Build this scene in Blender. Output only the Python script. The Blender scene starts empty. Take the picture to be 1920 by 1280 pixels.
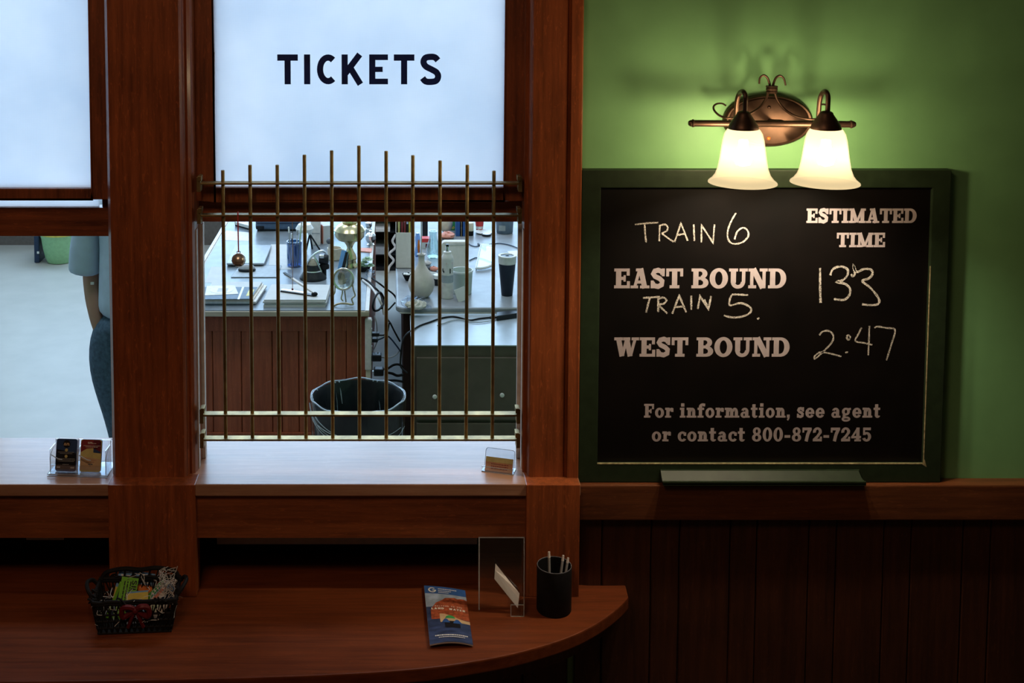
import bpy, bmesh, math, random
from mathutils import Vector, Matrix
random.seed(7)
S = bpy.context.scene
COL = S.collection
PI = math.pi
V = Vector

# ------------------------------------------------------------------ camera
F = 2300.0                      # focal length in pixels of the 1920-wide frame
PITCH = math.radians(4.5)
PPX = 741.0
PPY = -120.0 + F * math.tan(PITCH)
CAM = V((0.0, -3.38, 2.62))
cd = bpy.data.cameras.new('camera'); co = bpy.data.objects.new('camera', cd); COL.objects.link(co)
co.location = CAM; co.rotation_euler = (PI / 2 - PITCH, 0, 0)
cd.sensor_width = 36.0; cd.sensor_fit = 'HORIZONTAL'; cd.lens = F / 1920 * 36
cd.shift_x = (960 - PPX) / 1920; cd.shift_y = (PPY - 640) / 1920
cd.clip_start = 0.05; cd.clip_end = 60
S.camera = co

# ------------------------------------------------------------------ world, exposure, lights
S.view_settings.view_transform = 'Standard'
S.view_settings.look = 'None'
S.view_settings.gamma = 1.0
S.view_settings.use_curve_mapping = False
S.view_settings.exposure = 0.0
W = bpy.data.worlds.new('world'); S.world = W; W.use_nodes = True
bg = W.node_tree.nodes['Background']
bg.inputs[0].default_value = (1.0, 0.62, 0.38, 1); bg.inputs[1].default_value = 0.012


def area(name, loc, rot, sx, sy, power, color):
    d = bpy.data.lights.new(name, 'AREA'); d.shape = 'RECTANGLE'; d.size = sx; d.size_y = sy
    d.energy = power; d.color = color
    o = bpy.data.objects.new(name, d); COL.objects.link(o); o.location = loc; o.rotation_euler = rot
    return o


# office: ceiling fluorescents (cool) and the two tall windows in its far wall
for i, (x, y) in enumerate([(-1.6, 1.6), (0.9, 1.6), (-1.6, 4.4), (0.9, 4.4)]):
    area('office_ceiling_lamp', (x, y, 4.44), (0, 0, 0), 1.2, 0.6, 27, (0.90, 0.93, 1.0))
area('office_window_daylight', (-1.0, 6.75, 2.55), (-PI / 2, 0, 0), 4.8, 3.2, 212, (0.41, 0.67, 1.0))
# waiting room: one warm ceiling lamp behind the camera
area('waiting_room_ceiling_lamp', (-0.7, -2.4, 3.75), (0, 0, 0), 0.9, 0.9, 26, (1.0, 0.62, 0.38))


# ------------------------------------------------------------------ picture <-> place
R_ = V((1, 0, 0)); FW = V((0, math.cos(PITCH), -math.sin(PITCH))); UP = V((0, math.sin(PITCH), math.cos(PITCH)))


def ray(px, py):
    return R_ * (px - PPX) - UP * (py - PPY) + FW * F


def PY(px, py, Y):
    v = ray(px, py); return CAM + v * ((Y - CAM.y) / v.y)


def PZ(px, py, Z):
    v = ray(px, py); return CAM + v * ((Z - CAM.z) / v.z)


def mpp(p):
    """metres per pixel at point p"""
    return (V(p) - CAM).dot(FW) / F


# ------------------------------------------------------------------ materials
MATS = {}


def _new(name):
    m = bpy.data.materials.new(name); m.use_nodes = True
    nt = m.node_tree; b = nt.nodes['Principled BSDF']
    MATS[name] = m
    return m, nt, b


def C4(c):
    return (c[0], c[1], c[2], 1.0)


def plain(name, c, rough=0.55, metal=0.0, var=0.12, scale=40.0, bump=0.0, coat=0.0, spec=0.3, alpha=1.0, trans=0.0, stretch=(1, 1, 1)):
    m, nt, b = _new(name)
    tc = nt.nodes.new('ShaderNodeTexCoord'); mp = nt.nodes.new('ShaderNodeMapping')
    mp.inputs['Scale'].default_value = stretch
    nz = nt.nodes.new('ShaderNodeTexNoise'); nz.inputs['Scale'].default_value = scale; nz.inputs['Detail'].default_value = 4
    nt.links.new(tc.outputs['Object'], mp.inputs[0]); nt.links.new(mp.outputs[0], nz.inputs['Vector'])
    cr = nt.nodes.new('ShaderNodeValToRGB')
    cr.color_ramp.elements[0].position = 0.3; cr.color_ramp.elements[1].position = 0.7
    cr.color_ramp.elements[0].color = C4([x * (1 - var) for x in c]); cr.color_ramp.elements[1].color = C4([min(1, x * (1 + var)) for x in c])
    nt.links.new(nz.outputs['Fac'], cr.inputs[0]); nt.links.new(cr.outputs[0], b.inputs['Base Color'])
    b.inputs['Roughness'].default_value = rough; b.inputs['Metallic'].default_value = metal
    b.inputs['Specular IOR Level'].default_value = spec
    b.inputs['Coat Weight'].default_value = coat; b.inputs['Coat Roughness'].default_value = 0.12
    b.inputs['Alpha'].default_value = alpha; b.inputs['Transmission Weight'].default_value = trans
    if bump:
        bp = nt.nodes.new('ShaderNodeBump'); bp.inputs['Strength'].default_value = bump; bp.inputs['Distance'].default_value = 0.003
        nt.links.new(nz.outputs['Fac'], bp.inputs['Height']); nt.links.new(bp.outputs[0], b.inputs['Normal'])
    return m


def wood(name, dark, light, axis='Z', rough=0.38, coat=0.25, fleck=0.5, scale=1.0, spec=0.4):
    m, nt, b = _new(name)
    tc = nt.nodes.new('ShaderNodeTexCoord'); mp = nt.nodes.new('ShaderNodeMapping')
    st = {'X': (0.05, 1, 1), 'Y': (1, 0.05, 1), 'Z': (1, 1, 0.05)}[axis]
    mp.inputs['Scale'].default_value = st
    nt.links.new(tc.outputs['Object'], mp.inputs[0])
    n1 = nt.nodes.new('ShaderNodeTexNoise'); n1.inputs['Scale'].default_value = 60 * scale; n1.inputs['Detail'].default_value = 6; n1.inputs['Roughness'].default_value = 0.7
    nt.links.new(mp.outputs[0], n1.inputs['Vector'])
    # large tone changes and medullary flecks
    n2 = nt.nodes.new('ShaderNodeTexNoise'); n2.inputs['Scale'].default_value = 3.5; n2.inputs['Detail'].default_value = 3
    nt.links.new(tc.outputs['Object'], n2.inputs['Vector'])
    mp3 = nt.nodes.new('ShaderNodeMapping'); mp3.inputs['Rotation'].default_value = (0, 0.6, 0)
    mp3.inputs['Scale'].default_value = {'X': (0.3, 1, 1.6), 'Y': (1, 0.3, 1), 'Z': (1.6, 1, 0.35)}[axis]
    nt.links.new(tc.outputs['Object'], mp3.inputs[0])
    n3 = nt.nodes.new('ShaderNodeTexNoise'); n3.inputs['Scale'].default_value = 95; n3.inputs['Detail'].default_value = 2; n3.inputs['Distortion'].default_value = 1.2
    nt.links.new(mp3.outputs[0], n3.inputs['Vector'])
    mx = nt.nodes.new('ShaderNodeMath'); mx.operation = 'MULTIPLY_ADD'; mx.inputs[1].default_value = 0.75
    nt.links.new(n1.outputs['Fac'], mx.inputs[0])
    k2 = nt.nodes.new('ShaderNodeMath'); k2.operation = 'MULTIPLY_ADD'; k2.inputs[1].default_value = 0.35; k2.inputs[2].default_value = -0.05
    nt.links.new(n2.outputs['Fac'], k2.inputs[0])
    rf = nt.nodes.new('ShaderNodeValToRGB'); rf.color_ramp.elements[0].position = 0.60; rf.color_ramp.elements[1].position = 0.70
    rf.color_ramp.elements[0].color = (0, 0, 0, 1); rf.color_ramp.elements[1].color = (0.3 * fleck, 0.3 * fleck, 0.3 * fleck, 1)
    nt.links.new(n3.outputs['Fac'], rf.inputs[0])
    ad = nt.nodes.new('ShaderNodeMath'); ad.operation = 'ADD'
    nt.links.new(k2.outputs[0], ad.inputs[0]); nt.links.new(rf.outputs[0], ad.inputs[1])
    nt.links.new(ad.outputs[0], mx.inputs[2])
    cr = nt.nodes.new('ShaderNodeValToRGB'); cr.color_ramp.elements[0].position = 0.32; cr.color_ramp.elements[1].position = 0.80
    cr.color_ramp.elements[0].color = C4(dark); cr.color_ramp.elements[1].color = C4(light)
    nt.links.new(mx.outputs[0], cr.inputs[0]); nt.links.new(cr.outputs[0], b.inputs['Base Color'])
    b.inputs['Roughness'].default_value = rough; b.inputs['Coat Weight'].default_value = coat; b.inputs['Coat Roughness'].default_value = 0.18
    b.inputs['Specular IOR Level'].default_value = spec
    bp = nt.nodes.new('ShaderNodeBump'); bp.inputs['Strength'].default_value = 0.12; bp.inputs['Distance'].default_value = 0.002
    nt.links.new(n1.outputs['Fac'], bp.inputs['Height']); nt.links.new(bp.outputs[0], b.inputs['Normal'])
    return m


def emit(name, c, s):
    m, nt, b = _new(name)
    b.inputs['Base Color'].default_value = C4(c); b.inputs['Emission Color'].default_value = C4(c); b.inputs['Emission Strength'].default_value = s
    return m


def clear(name, tint=(1, 1, 1), rough=0.02, see=0.78, gloss=1.0):
    """thin clear plastic / glass: mostly see-through, glossy at the edges"""
    m, nt, b = _new(name)
    out = nt.nodes['Material Output']; nt.nodes.remove(b)
    tr = nt.nodes.new('ShaderNodeBsdfTransparent'); tr.inputs[0].default_value = C4(tint)
    gl = nt.nodes.new('ShaderNodeBsdfGlossy'); gl.inputs['Roughness'].default_value = rough; gl.inputs[0].default_value = (gloss, gloss, gloss, 1)
    fr = nt.nodes.new('ShaderNodeLayerWeight'); fr.inputs[0].default_value = 0.35
    cr = nt.nodes.new('ShaderNodeValToRGB'); cr.color_ramp.elements[0].position = 0.35; cr.color_ramp.elements[0].color = (1 - see,) * 3 + (1,); cr.color_ramp.elements[1].color = (0.95, 0.95, 0.95, 1)
    nt.links.new(fr.outputs['Facing'], cr.inputs[0])
    mx = nt.nodes.new('ShaderNodeMixShader')
    nt.links.new(cr.outputs[0], mx.inputs[0]); nt.links.new(tr.outputs[0], mx.inputs[1]); nt.links.new(gl.outputs[0], mx.inputs[2])
    nt.links.new(mx.outputs[0], out.inputs[0])
    return m


def frosted(name):
    """translucent film with a fine printed dot screen"""
    m, nt, b = _new(name)
    out = nt.nodes['Material Output']; nt.nodes.remove(b)
    tc = nt.nodes.new('ShaderNodeTexCoord')
    mp = nt.nodes.new('ShaderNodeMapping'); mp.inputs['Rotation'].default_value = (0, 0.75, 0)
    nt.links.new(tc.outputs['Object'], mp.inputs[0])
    sp = nt.nodes.new('ShaderNodeSeparateXYZ'); nt.links.new(mp.outputs[0], sp.inputs[0])

    def sn(s):
        a = nt.nodes.new('ShaderNodeMath'); a.operation = 'MULTIPLY'; a.inputs[1].default_value = 2 * PI / 0.0046
        nt.links.new(s, a.inputs[0])
        q = nt.nodes.new('ShaderNodeMath'); q.operation = 'SINE'; nt.links.new(a.outputs[0], q.inputs[0]); return q.outputs[0]
    pr = nt.nodes.new('ShaderNodeMath'); pr.operation = 'MULTIPLY'; nt.links.new(sn(sp.outputs['X']), pr.inputs[0]); nt.links.new(sn(sp.outputs['Z']), pr.inputs[1])
    nz = nt.nodes.new('ShaderNodeTexNoise'); nz.inputs['Scale'].default_value = 4.5; nz.inputs['Detail'].default_value = 3
    nt.links.new(tc.outputs['Object'], nz.inputs['Vector'])
    ma = nt.nodes.new('ShaderNodeMath'); ma.operation = 'MULTIPLY_ADD'; ma.inputs[1].default_value = 0.10; nt.links.new(pr.outputs[0], ma.inputs[0])
    nt.links.new(nz.outputs['Fac'], ma.inputs[2])
    cr = nt.nodes.new('ShaderNodeValToRGB'); cr.color_ramp.elements[0].position = 0.2; cr.color_ramp.elements[1].position = 0.8
    cr.color_ramp.elements[0].color = (0.82, 0.86, 0.92, 1); cr.color_ramp.elements[1].color = (0.98, 0.98, 1, 1)
    nt.links.new(ma.outputs[0], cr.inputs[0])
    tl = nt.nodes.new('ShaderNodeBsdfTranslucent'); nt.links.new(cr.outputs[0], tl.inputs[0])
    df = nt.nodes.new('ShaderNodeBsdfDiffuse'); nt.links.new(cr.outputs[0], df.inputs[0])
    mx = nt.nodes.new('ShaderNodeMixShader'); mx.inputs[0].default_value = 0.12
    nt.links.new(tl.outputs[0], mx.inputs[1]); nt.links.new(df.outputs[0], mx.inputs[2])
    nt.links.new(mx.outputs[0], out.inputs[0])
    return m


def shade_glass(name):
    m, nt, b = _new(name)
    out = nt.nodes['Material Output']; nt.nodes.remove(b)
    tl = nt.nodes.new('ShaderNodeBsdfTranslucent'); tl.inputs[0].default_value = (0.032, 0.0265, 0.018, 1)
    tr = nt.nodes.new('ShaderNodeBsdfTransparent'); tr.inputs[0].default_value = (1.0, 0.96, 0.88, 1)
    em = nt.nodes.new('ShaderNodeEmission'); em.inputs[0].default_value = (1.0, 0.80, 0.46, 1); em.inputs[1].default_value = 0.46
    mx = nt.nodes.new('ShaderNodeMixShader'); mx.inputs[0].default_value = 0.42
    nt.links.new(tl.outputs[0], mx.inputs[1]); nt.links.new(tr.outputs[0], mx.inputs[2])
    ad = nt.nodes.new('ShaderNodeAddShader'); nt.links.new(mx.outputs[0], ad.inputs[0]); nt.links.new(em.outputs[0], ad.inputs[1])
    nt.links.new(ad.outputs[0], out.inputs[0])
    return m


def chalk(name, c=(0.52, 0.49, 0.44), lo=0.38, hi=0.56):
    m, nt, b = _new(name)
    tc = nt.nodes.new('ShaderNodeTexCoord'); nz = nt.nodes.new('ShaderNodeTexNoise'); nz.inputs['Scale'].default_value = 420; nz.inputs['Detail'].default_value = 2
    nt.links.new(tc.outputs['Object'], nz.inputs['Vector'])
    cr = nt.nodes.new('ShaderNodeValToRGB'); cr.color_ramp.elements[0].position = lo; cr.color_ramp.elements[1].position = hi
    cr.color_ramp.elements[0].color = C4([x * 0.22 for x in c]); cr.color_ramp.elements[1].color = C4(c)
    nt.links.new(nz.outputs['Fac'], cr.inputs[0]); nt.links.new(cr.outputs[0], b.inputs['Base Color'])
    b.inputs['Roughness'].default_value = 0.95; b.inputs['Specular IOR Level'].default_value = 0.1
    return m


OAKV = wood('oak_vertical', (0.110, 0.028, 0.0085), (0.47, 0.122, 0.036), 'Z', fleck=0.55)
OAKH = wood('oak_horizontal', (0.100, 0.028, 0.0095), (0.40, 0.125, 0.042), 'X')
SASH = wood('sash_wood', (0.085, 0.023, 0.009), (0.38, 0.105, 0.036), 'X', rough=0.45)
SASHV = wood('sash_wood_vertical', (0.085, 0.023, 0.009), (0.38, 0.105, 0.036), 'Z', rough=0.45)
SILLW = wood('sill_wood', (0.26, 0.125, 0.075), (0.52, 0.31, 0.20), 'X', rough=0.36, coat=0.5, fleck=0.2)
COUNTW = wood('counter_wood', (0.082, 0.0185, 0.0062), (0.235, 0.060, 0.0185), 'X', rough=0.42, coat=0.05, fleck=0.2, spec=0.2)
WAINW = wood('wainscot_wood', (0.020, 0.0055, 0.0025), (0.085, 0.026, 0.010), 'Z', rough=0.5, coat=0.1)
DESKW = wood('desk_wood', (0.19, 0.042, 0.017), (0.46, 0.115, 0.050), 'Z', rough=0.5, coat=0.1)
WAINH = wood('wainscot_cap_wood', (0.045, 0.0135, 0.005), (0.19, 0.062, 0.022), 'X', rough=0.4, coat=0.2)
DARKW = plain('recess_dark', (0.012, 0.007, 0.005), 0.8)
GREENW = plain('green_wall_paint', (0.172, 0.388, 0.165), 0.55, var=0.05, scale=12, bump=0.05)
FRAMEG = plain('dark_green_paint', (0.015, 0.027, 0.012), 0.5, var=0.2, scale=30, bump=0.05)
CHIP = plain('worn_edge_paint', (0.30, 0.26, 0.14), 0.6, var=0.5, scale=90)
BOARD = plain('chalkboard_black', (0.0022, 0.0014, 0.0012), 0.44, var=0.5, scale=9, spec=0.32)
LETTER = plain('board_vinyl_letter', (0.37, 0.32, 0.33), 0.6, var=0.06)
CHALK = chalk('chalk')
NAVY = plain('navy_paint_letter', (0.014, 0.034, 0.19), 0.45, var=0.3, scale=25)
BRASS = plain('aged_brass', (0.37, 0.285, 0.13), 0.48, metal=1.0, var=0.35, scale=25)
BRONZE = plain('dark_bronze', (0.080, 0.046, 0.031), 0.42, metal=0.85, var=0.2, scale=30)
BRASSY = plain('polished_brass', (0.62, 0.52, 0.30), 0.25, metal=1.0, var=0.2, scale=20)
SILVER = plain('silver_metal', (0.72, 0.72, 0.72), 0.3, metal=1.0, var=0.15)
FROST = frosted('frosted_film_glass')
SHADE = shade_glass('lamp_shade_glass')
BULB = emit('bulb', (1.0, 0.82, 0.58), 690)
FLOORM = plain('office_floor_tile', (0.37, 0.355, 0.32), 0.42, var=0.06, scale=5)
WFLOOR = plain('waiting_floor', (0.10, 0.06, 0.04), 0.6)
OWALL = plain('office_wall_paint', (0.62, 0.64, 0.60), 0.7, var=0.04)
OCEIL = plain('office_ceiling_paint', (0.80, 0.80, 0.80), 0.8, var=0.03)
DAY = emit('daylight_pane', (0.62, 0.82, 1.0), 1.6)
WHITE = plain('white_paint', (0.75, 0.75, 0.73), 0.5, var=0.05)
PAPER = plain('paper', (0.56, 0.555, 0.54), 0.7, var=0.06, scale=15)
PAPERB = plain('paper_edge', (0.55, 0.53, 0.50), 0.7, var=0.25, scale=60, stretch=(0.1, 0.1, 10))
DTOP = plain('desk_glass_top', (0.20, 0.23, 0.26), 0.30, var=0.22, scale=9, spec=0.14)
LAMTOP = plain('laminate_top', (0.25, 0.26, 0.275), 0.34, var=0.2, scale=9, spec=0.13)
LAMEDGE = plain('laminate_edge', (0.55, 0.50, 0.45), 0.4, var=0.1)
EDGEW = plain('desk_edge_strip', (0.42, 0.36, 0.27), 0.4, var=0.25, scale=30, stretch=(0.1, 1, 1))
CABG = plain('cabinet_green_metal', (0.100, 0.076, 0.058), 0.5, var=0.12, scale=14)
CABTOP = plain('cabinet_top_metal', (0.34, 0.385, 0.43), 0.3, var=0.12, scale=9, spec=0.3)
BLACK = plain('black_plastic', (0.010, 0.011, 0.014), 0.4, var=0.3)
SOFTB = plain('black_rubber', (0.007, 0.007, 0.008), 0.7, var=0.3, spec=0.2)
NAVYP = plain('navy_plastic', (0.018, 0.035, 0.075), 0.4)
BLUE = plain('blue_print', (0.03, 0.10, 0.32), 0.5)
GREYP = plain('grey_plastic', (0.35, 0.36, 0.37), 0.5)
LGREY = plain('pale_grey_plastic', (0.68, 0.64, 0.61), 0.5)
DGREY = plain('dark_grey_fabric', (0.12, 0.13, 0.15), 0.6)
CARDB = plain('pale_cardboard', (0.74, 0.68, 0.62), 0.7, var=0.05)
CREAM = plain('cream_ceramic', (0.72, 0.62, 0.48), 0.4)
VASEM = plain('vase_stoneware', (0.56, 0.50, 0.45), 0.3, var=0.12, scale=18)
PINK = plain('salmon_print', (0.70, 0.28, 0.20), 0.6)
RED = plain('red_print', (0.62, 0.045, 0.04), 0.5)
DRED = plain('dark_red_ribbon', (0.11, 0.006, 0.010), 0.5)
MAROON = plain('maroon_print', (0.24, 0.035, 0.045), 0.5)
OLIVE = plain('olive_print', (0.60, 0.54, 0.22), 0.5)
TAN = plain('tan_print', (0.56, 0.40, 0.23), 0.55)
CARDNAVY = plain('card_navy', (0.030, 0.065, 0.17), 0.45)
CARDBLK = plain('card_black', (0.010, 0.010, 0.014), 0.45)
KRAFT = plain('kraft_card', (0.62, 0.34, 0.20), 0.6)
CLEAR = clear('clear_acrylic', (0.96, 0.98, 1.0), 0.03, 0.90)
ACRED = plain('acrylic_cut_edge', (0.62, 0.70, 0.76), 0.15, var=0.15, trans=0.35)
TEALG = clear('teal_glass', (0.84, 0.93, 0.94), 0.05, 0.85)
DISCG = clear('disc_glass', (0.86, 0.90, 0.86), 0.08, 0.62)
BLUEG = clear('blue_glass', (0.30, 0.46, 0.66), 0.05, 0.85)
LINER = clear('bin_liner_film', (0.90, 0.93, 0.97), 0.12, 0.965, 0.5)
LEAF = plain('succulent_leaf', (0.46, 0.62, 0.44), 0.5, var=0.3, scale=30)
GREEN = plain('green_print', (0.05, 0.36, 0.10), 0.5)
LIME = plain('lime_print', (0.16, 0.46, 0.03), 0.5)
SKYB = plain('sky_blue_print', (0.16, 0.36, 0.66), 0.5)
YELLOW = plain('yellow_print', (0.62, 0.52, 0.10), 0.5)
POTG = plain('green_glazed_pot', (0.28, 0.52, 0.27), 0.35, var=0.08)
SOIL = plain('soil', (0.03, 0.02, 0.015), 0.9)
SHIRT = plain('shirt_cotton', (0.46, 0.57, 0.74), 0.85, var=0.06, scale=20)
SKINM = plain('skin', (0.40, 0.23, 0.17), 0.55, var=0.08, scale=15)
DENIM = plain('denim', (0.062, 0.105, 0.165), 0.85, var=0.3, scale=60)
HAIRM = plain('hair_brown', (0.05, 0.03, 0.02), 0.6, var=0.4, scale=120)
EYEW = plain('eye_white', (0.8, 0.8, 0.78), 0.3)
ORANGE = plain('orange_print', (0.60, 0.16, 0.03), 0.5)
ROCKR = plain('cliff_red_print', (0.36, 0.085, 0.035), 0.5, var=0.45, scale=90)
WATERB = plain('river_blue_print', (0.035, 0.055, 0.13), 0.4, var=0.5, scale=60, stretch=(0.4, 1, 1))
SKYP = plain('cloud_sky_print', (0.30, 0.38, 0.50), 0.4, var=0.35, scale=30)


# ------------------------------------------------------------------ mesh builder
class MB:
    def __init__(s, off=None):
        s.v = []; s.f = []; s.off = V(off) if off is not None else V((0, 0, 0)); s.M = None

    def add(s, vs, fs):
        n = len(s.v)
        for p in vs:
            p = V(p)
            if s.M is not None: p = s.M @ p
            s.v.append(p)
        for q in fs: s.f.append([n + i for i in q])
        return s

    def box(s, a, b):
        x0, x1 = sorted((a[0], b[0])); y0, y1 = sorted((a[1], b[1])); z0, z1 = sorted((a[2], b[2]))
        return s.add([(x0, y0, z0), (x1, y0, z0), (x1, y1, z0), (x0, y1, z0), (x0, y0, z1), (x1, y0, z1), (x1, y1, z1), (x0, y1, z1)],
                     [(0, 3, 2, 1), (4, 5, 6, 7), (0, 1, 5, 4), (1, 2, 6, 5), (2, 3, 7, 6), (3, 0, 4, 7)])

    def prism(s, poly, lo, hi, axis='Z'):
        def m(p, h):
            return {'Z': (p[0], p[1], h), 'Y': (p[0], h, p[1]), 'X': (h, p[0], p[1])}[axis]
        n = len(poly)
        return s.add([m(p, lo) for p in poly] + [m(p, hi) for p in poly],
                     [tuple(range(n))[::-1], tuple(range(n, 2 * n))] + [(i, (i + 1) % n, n + (i + 1) % n, n + i) for i in range(n)])

    def lathe(s, prof, c=(0, 0, 0), n=28, axis='Z', cap=True):
        c = V(c); vs = []; fs = []
        for (r, h) in prof:
            for k in range(n):
                a = 2 * PI * k / n
                if axis == 'Z': p = V((r * math.cos(a), r * math.sin(a), h))
                elif axis == 'Y': p = V((r * math.cos(a), h, r * math.sin(a)))
                else: p = V((h, r * math.cos(a), r * math.sin(a)))
                vs.append(c + p)
        for i in range(len(prof) - 1):
            for k in range(n):
                fs.append((i * n + k, i * n + (k + 1) % n, (i + 1) * n + (k + 1) % n, (i + 1) * n + k))
        if cap:
            if prof[0][0] > 1e-5: fs.append(tuple(range(n))[::-1])
            if prof[-1][0] > 1e-5: fs.append(tuple(range((len(prof) - 1) * n, len(prof) * n)))
        return s.add(vs, fs)

    def tube(s, pts, r, n=8, smooth=True, closed=False):
        pts = [V(p) for p in pts]
        if smooth and len(pts) > 2: pts = spline(pts)
        m = len(pts); rs = r if isinstance(r, (list, tuple)) else [r] * m
        if len(rs) != m:
            rs = [rs[0] + (rs[-1] - rs[0]) * i / (m - 1) for i in range(m)]
        vs = []; fs = []; up = None
        for i, p in enumerate(pts):
            t = (pts[min(i + 1, m - 1)] - pts[max(i - 1, 0)]).normalized()
            if up is None:
                up = V((0, 0, 1)) if abs(t.z) < 0.9 else V((0, 1, 0))
            a = t.cross(up)
            if a.length < 1e-6: a = t.cross(V((1, 0, 0)))
            a.normalize(); b = a.cross(t).normalized(); up = b
            for k in range(n):
                q = 2 * PI * k / n
                vs.append(p + (a * math.cos(q) + b * math.sin(q)) * rs[i])
        for i in range(m - 1):
            for k in range(n):
                fs.append((i * n + k, i * n + (k + 1) % n, (i + 1) * n + (k + 1) % n, (i + 1) * n + k))
        fs.append(tuple(range(n))[::-1]); fs.append(tuple(range((m - 1) * n, m * n)))
        return s.add(vs, fs)

    def ball(s, c, r, n=14, sq=(1, 1, 1)):
        prof = [(math.sin(PI * i / n) * 1.0, -math.cos(PI * i / n)) for i in range(n + 1)]
        c = V(c); vs = []; fs = []; k_ = 2 * n
        for (a, h) in prof:
            for k in range(k_):
                q = 2 * PI * k / k_
                vs.append(c + V((r * sq[0] * a * math.cos(q), r * sq[1] * a * math.sin(q), r * sq[2] * h)))
        for i in range(n):
            for k in range(k_):
                fs.append((i * k_ + k, i * k_ + (k + 1) % k_, (i + 1) * k_ + (k + 1) % k_, (i + 1) * k_ + k))
        return s.add(vs, fs)

    def build(s, name, mat, parent=None, smooth=False, bevel=0.0, off=None, seg=2, weld=False):
        o_ = V(off) if off is not None else s.off
        bm = bmesh.new()
        vs = [bm.verts.new(p - o_) for p in s.v]
        for q in s.f:
            try: bm.faces.new([vs[i] for i in q])
            except ValueError: pass
        bmesh.ops.remove_doubles(bm, verts=bm.verts, dist=1e-6)
        bmesh.ops.recalc_face_normals(bm, faces=bm.faces)
        if bevel:
            bmesh.ops.bevel(bm, geom=[e for e in bm.edges if len(e.link_faces) == 2 and e.calc_face_angle(0) > 0.6], offset=bevel, segments=seg, affect='EDGES', profile=0.6, clamp_overlap=True)
        me = bpy.data.meshes.new(name); bm.to_mesh(me); bm.free()
        me.materials.append(mat)
        if smooth:
            for p in me.polygons: p.use_smooth = True
            try: me.set_sharp_from_angle(angle=math.radians(42))
            except Exception: pass
        o = bpy.data.objects.new(name, me); COL.objects.link(o)
        if parent is not None: o.parent = parent
        return o


def spline(pts, k=6):
    out = []
    n = len(pts)
    for i in range(n - 1):
        p0 = pts[max(i - 1, 0)]; p1 = pts[i]; p2 = pts[i + 1]; p3 = pts[min(i + 2, n - 1)]
        for j in range(k):
            t = j / k
            out.append(0.5 * ((2 * p1) + (p2 - p0) * t + (2 * p0 - 5 * p1 + 4 * p2 - p3) * t * t + (3 * p1 - p0 - 3 * p2 + p3) * t ** 3))
    out.append(pts[-1])
    return out


def tag(o, label, cat, group=None, kind=None):
    if label: o['label'] = label
    if cat: o['category'] = cat
    if group: o['group'] = group
    if kind: o['kind'] = kind
    return o


def thing(name, loc, label, cat, rz=0.0, group=None):
    o = bpy.data.objects.new(name, None); COL.objects.link(o); o.empty_display_size = 0.05
    o.location = loc; o.rotation_euler = (0, 0, rz)
    return tag(o, label, cat, group)


def single(mb, name, mat, loc, label, cat, rz=0.0, group=None, **kw):
    """a thing that is one mesh; mb holds LOCAL coordinates"""
    o = mb.build(name, mat, None, **kw); o.location = loc; o.rotation_euler = (0, 0, rz)
    return tag(o, label, cat, group)


def struct(mb, name, mat, label=None, parent=None, **kw):
    o = mb.build(name, mat, parent, **kw)
    if parent is None: o['kind'] = 'structure'
    if label: o['label'] = label
    return o


def sempty(name, label=None):
    o = bpy.data.objects.new(name, None); COL.objects.link(o); o['kind'] = 'structure'
    if label: o['label'] = label
    return o


# ------------------------------------------------------------------ lettering
def earc(cx, cy, rx, ry, a0, a1, n=14):
    return [(cx + rx * math.cos(math.radians(a0 + (a1 - a0) * i / n)), cy + ry * math.sin(math.radians(a0 + (a1 - a0) * i / n))) for i in range(n + 1)]


def SPATH(k=1.0):
    return [(x * k, y * k) for x, y in [(.67, .72), (.60, .85), (.42, .915), (.22, .87), (.145, .73), (.24, .60), (.5, .49), (.645, .36), (.62, .18), (.42, .085), (.2, .13), (.10, .28)]]


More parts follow.
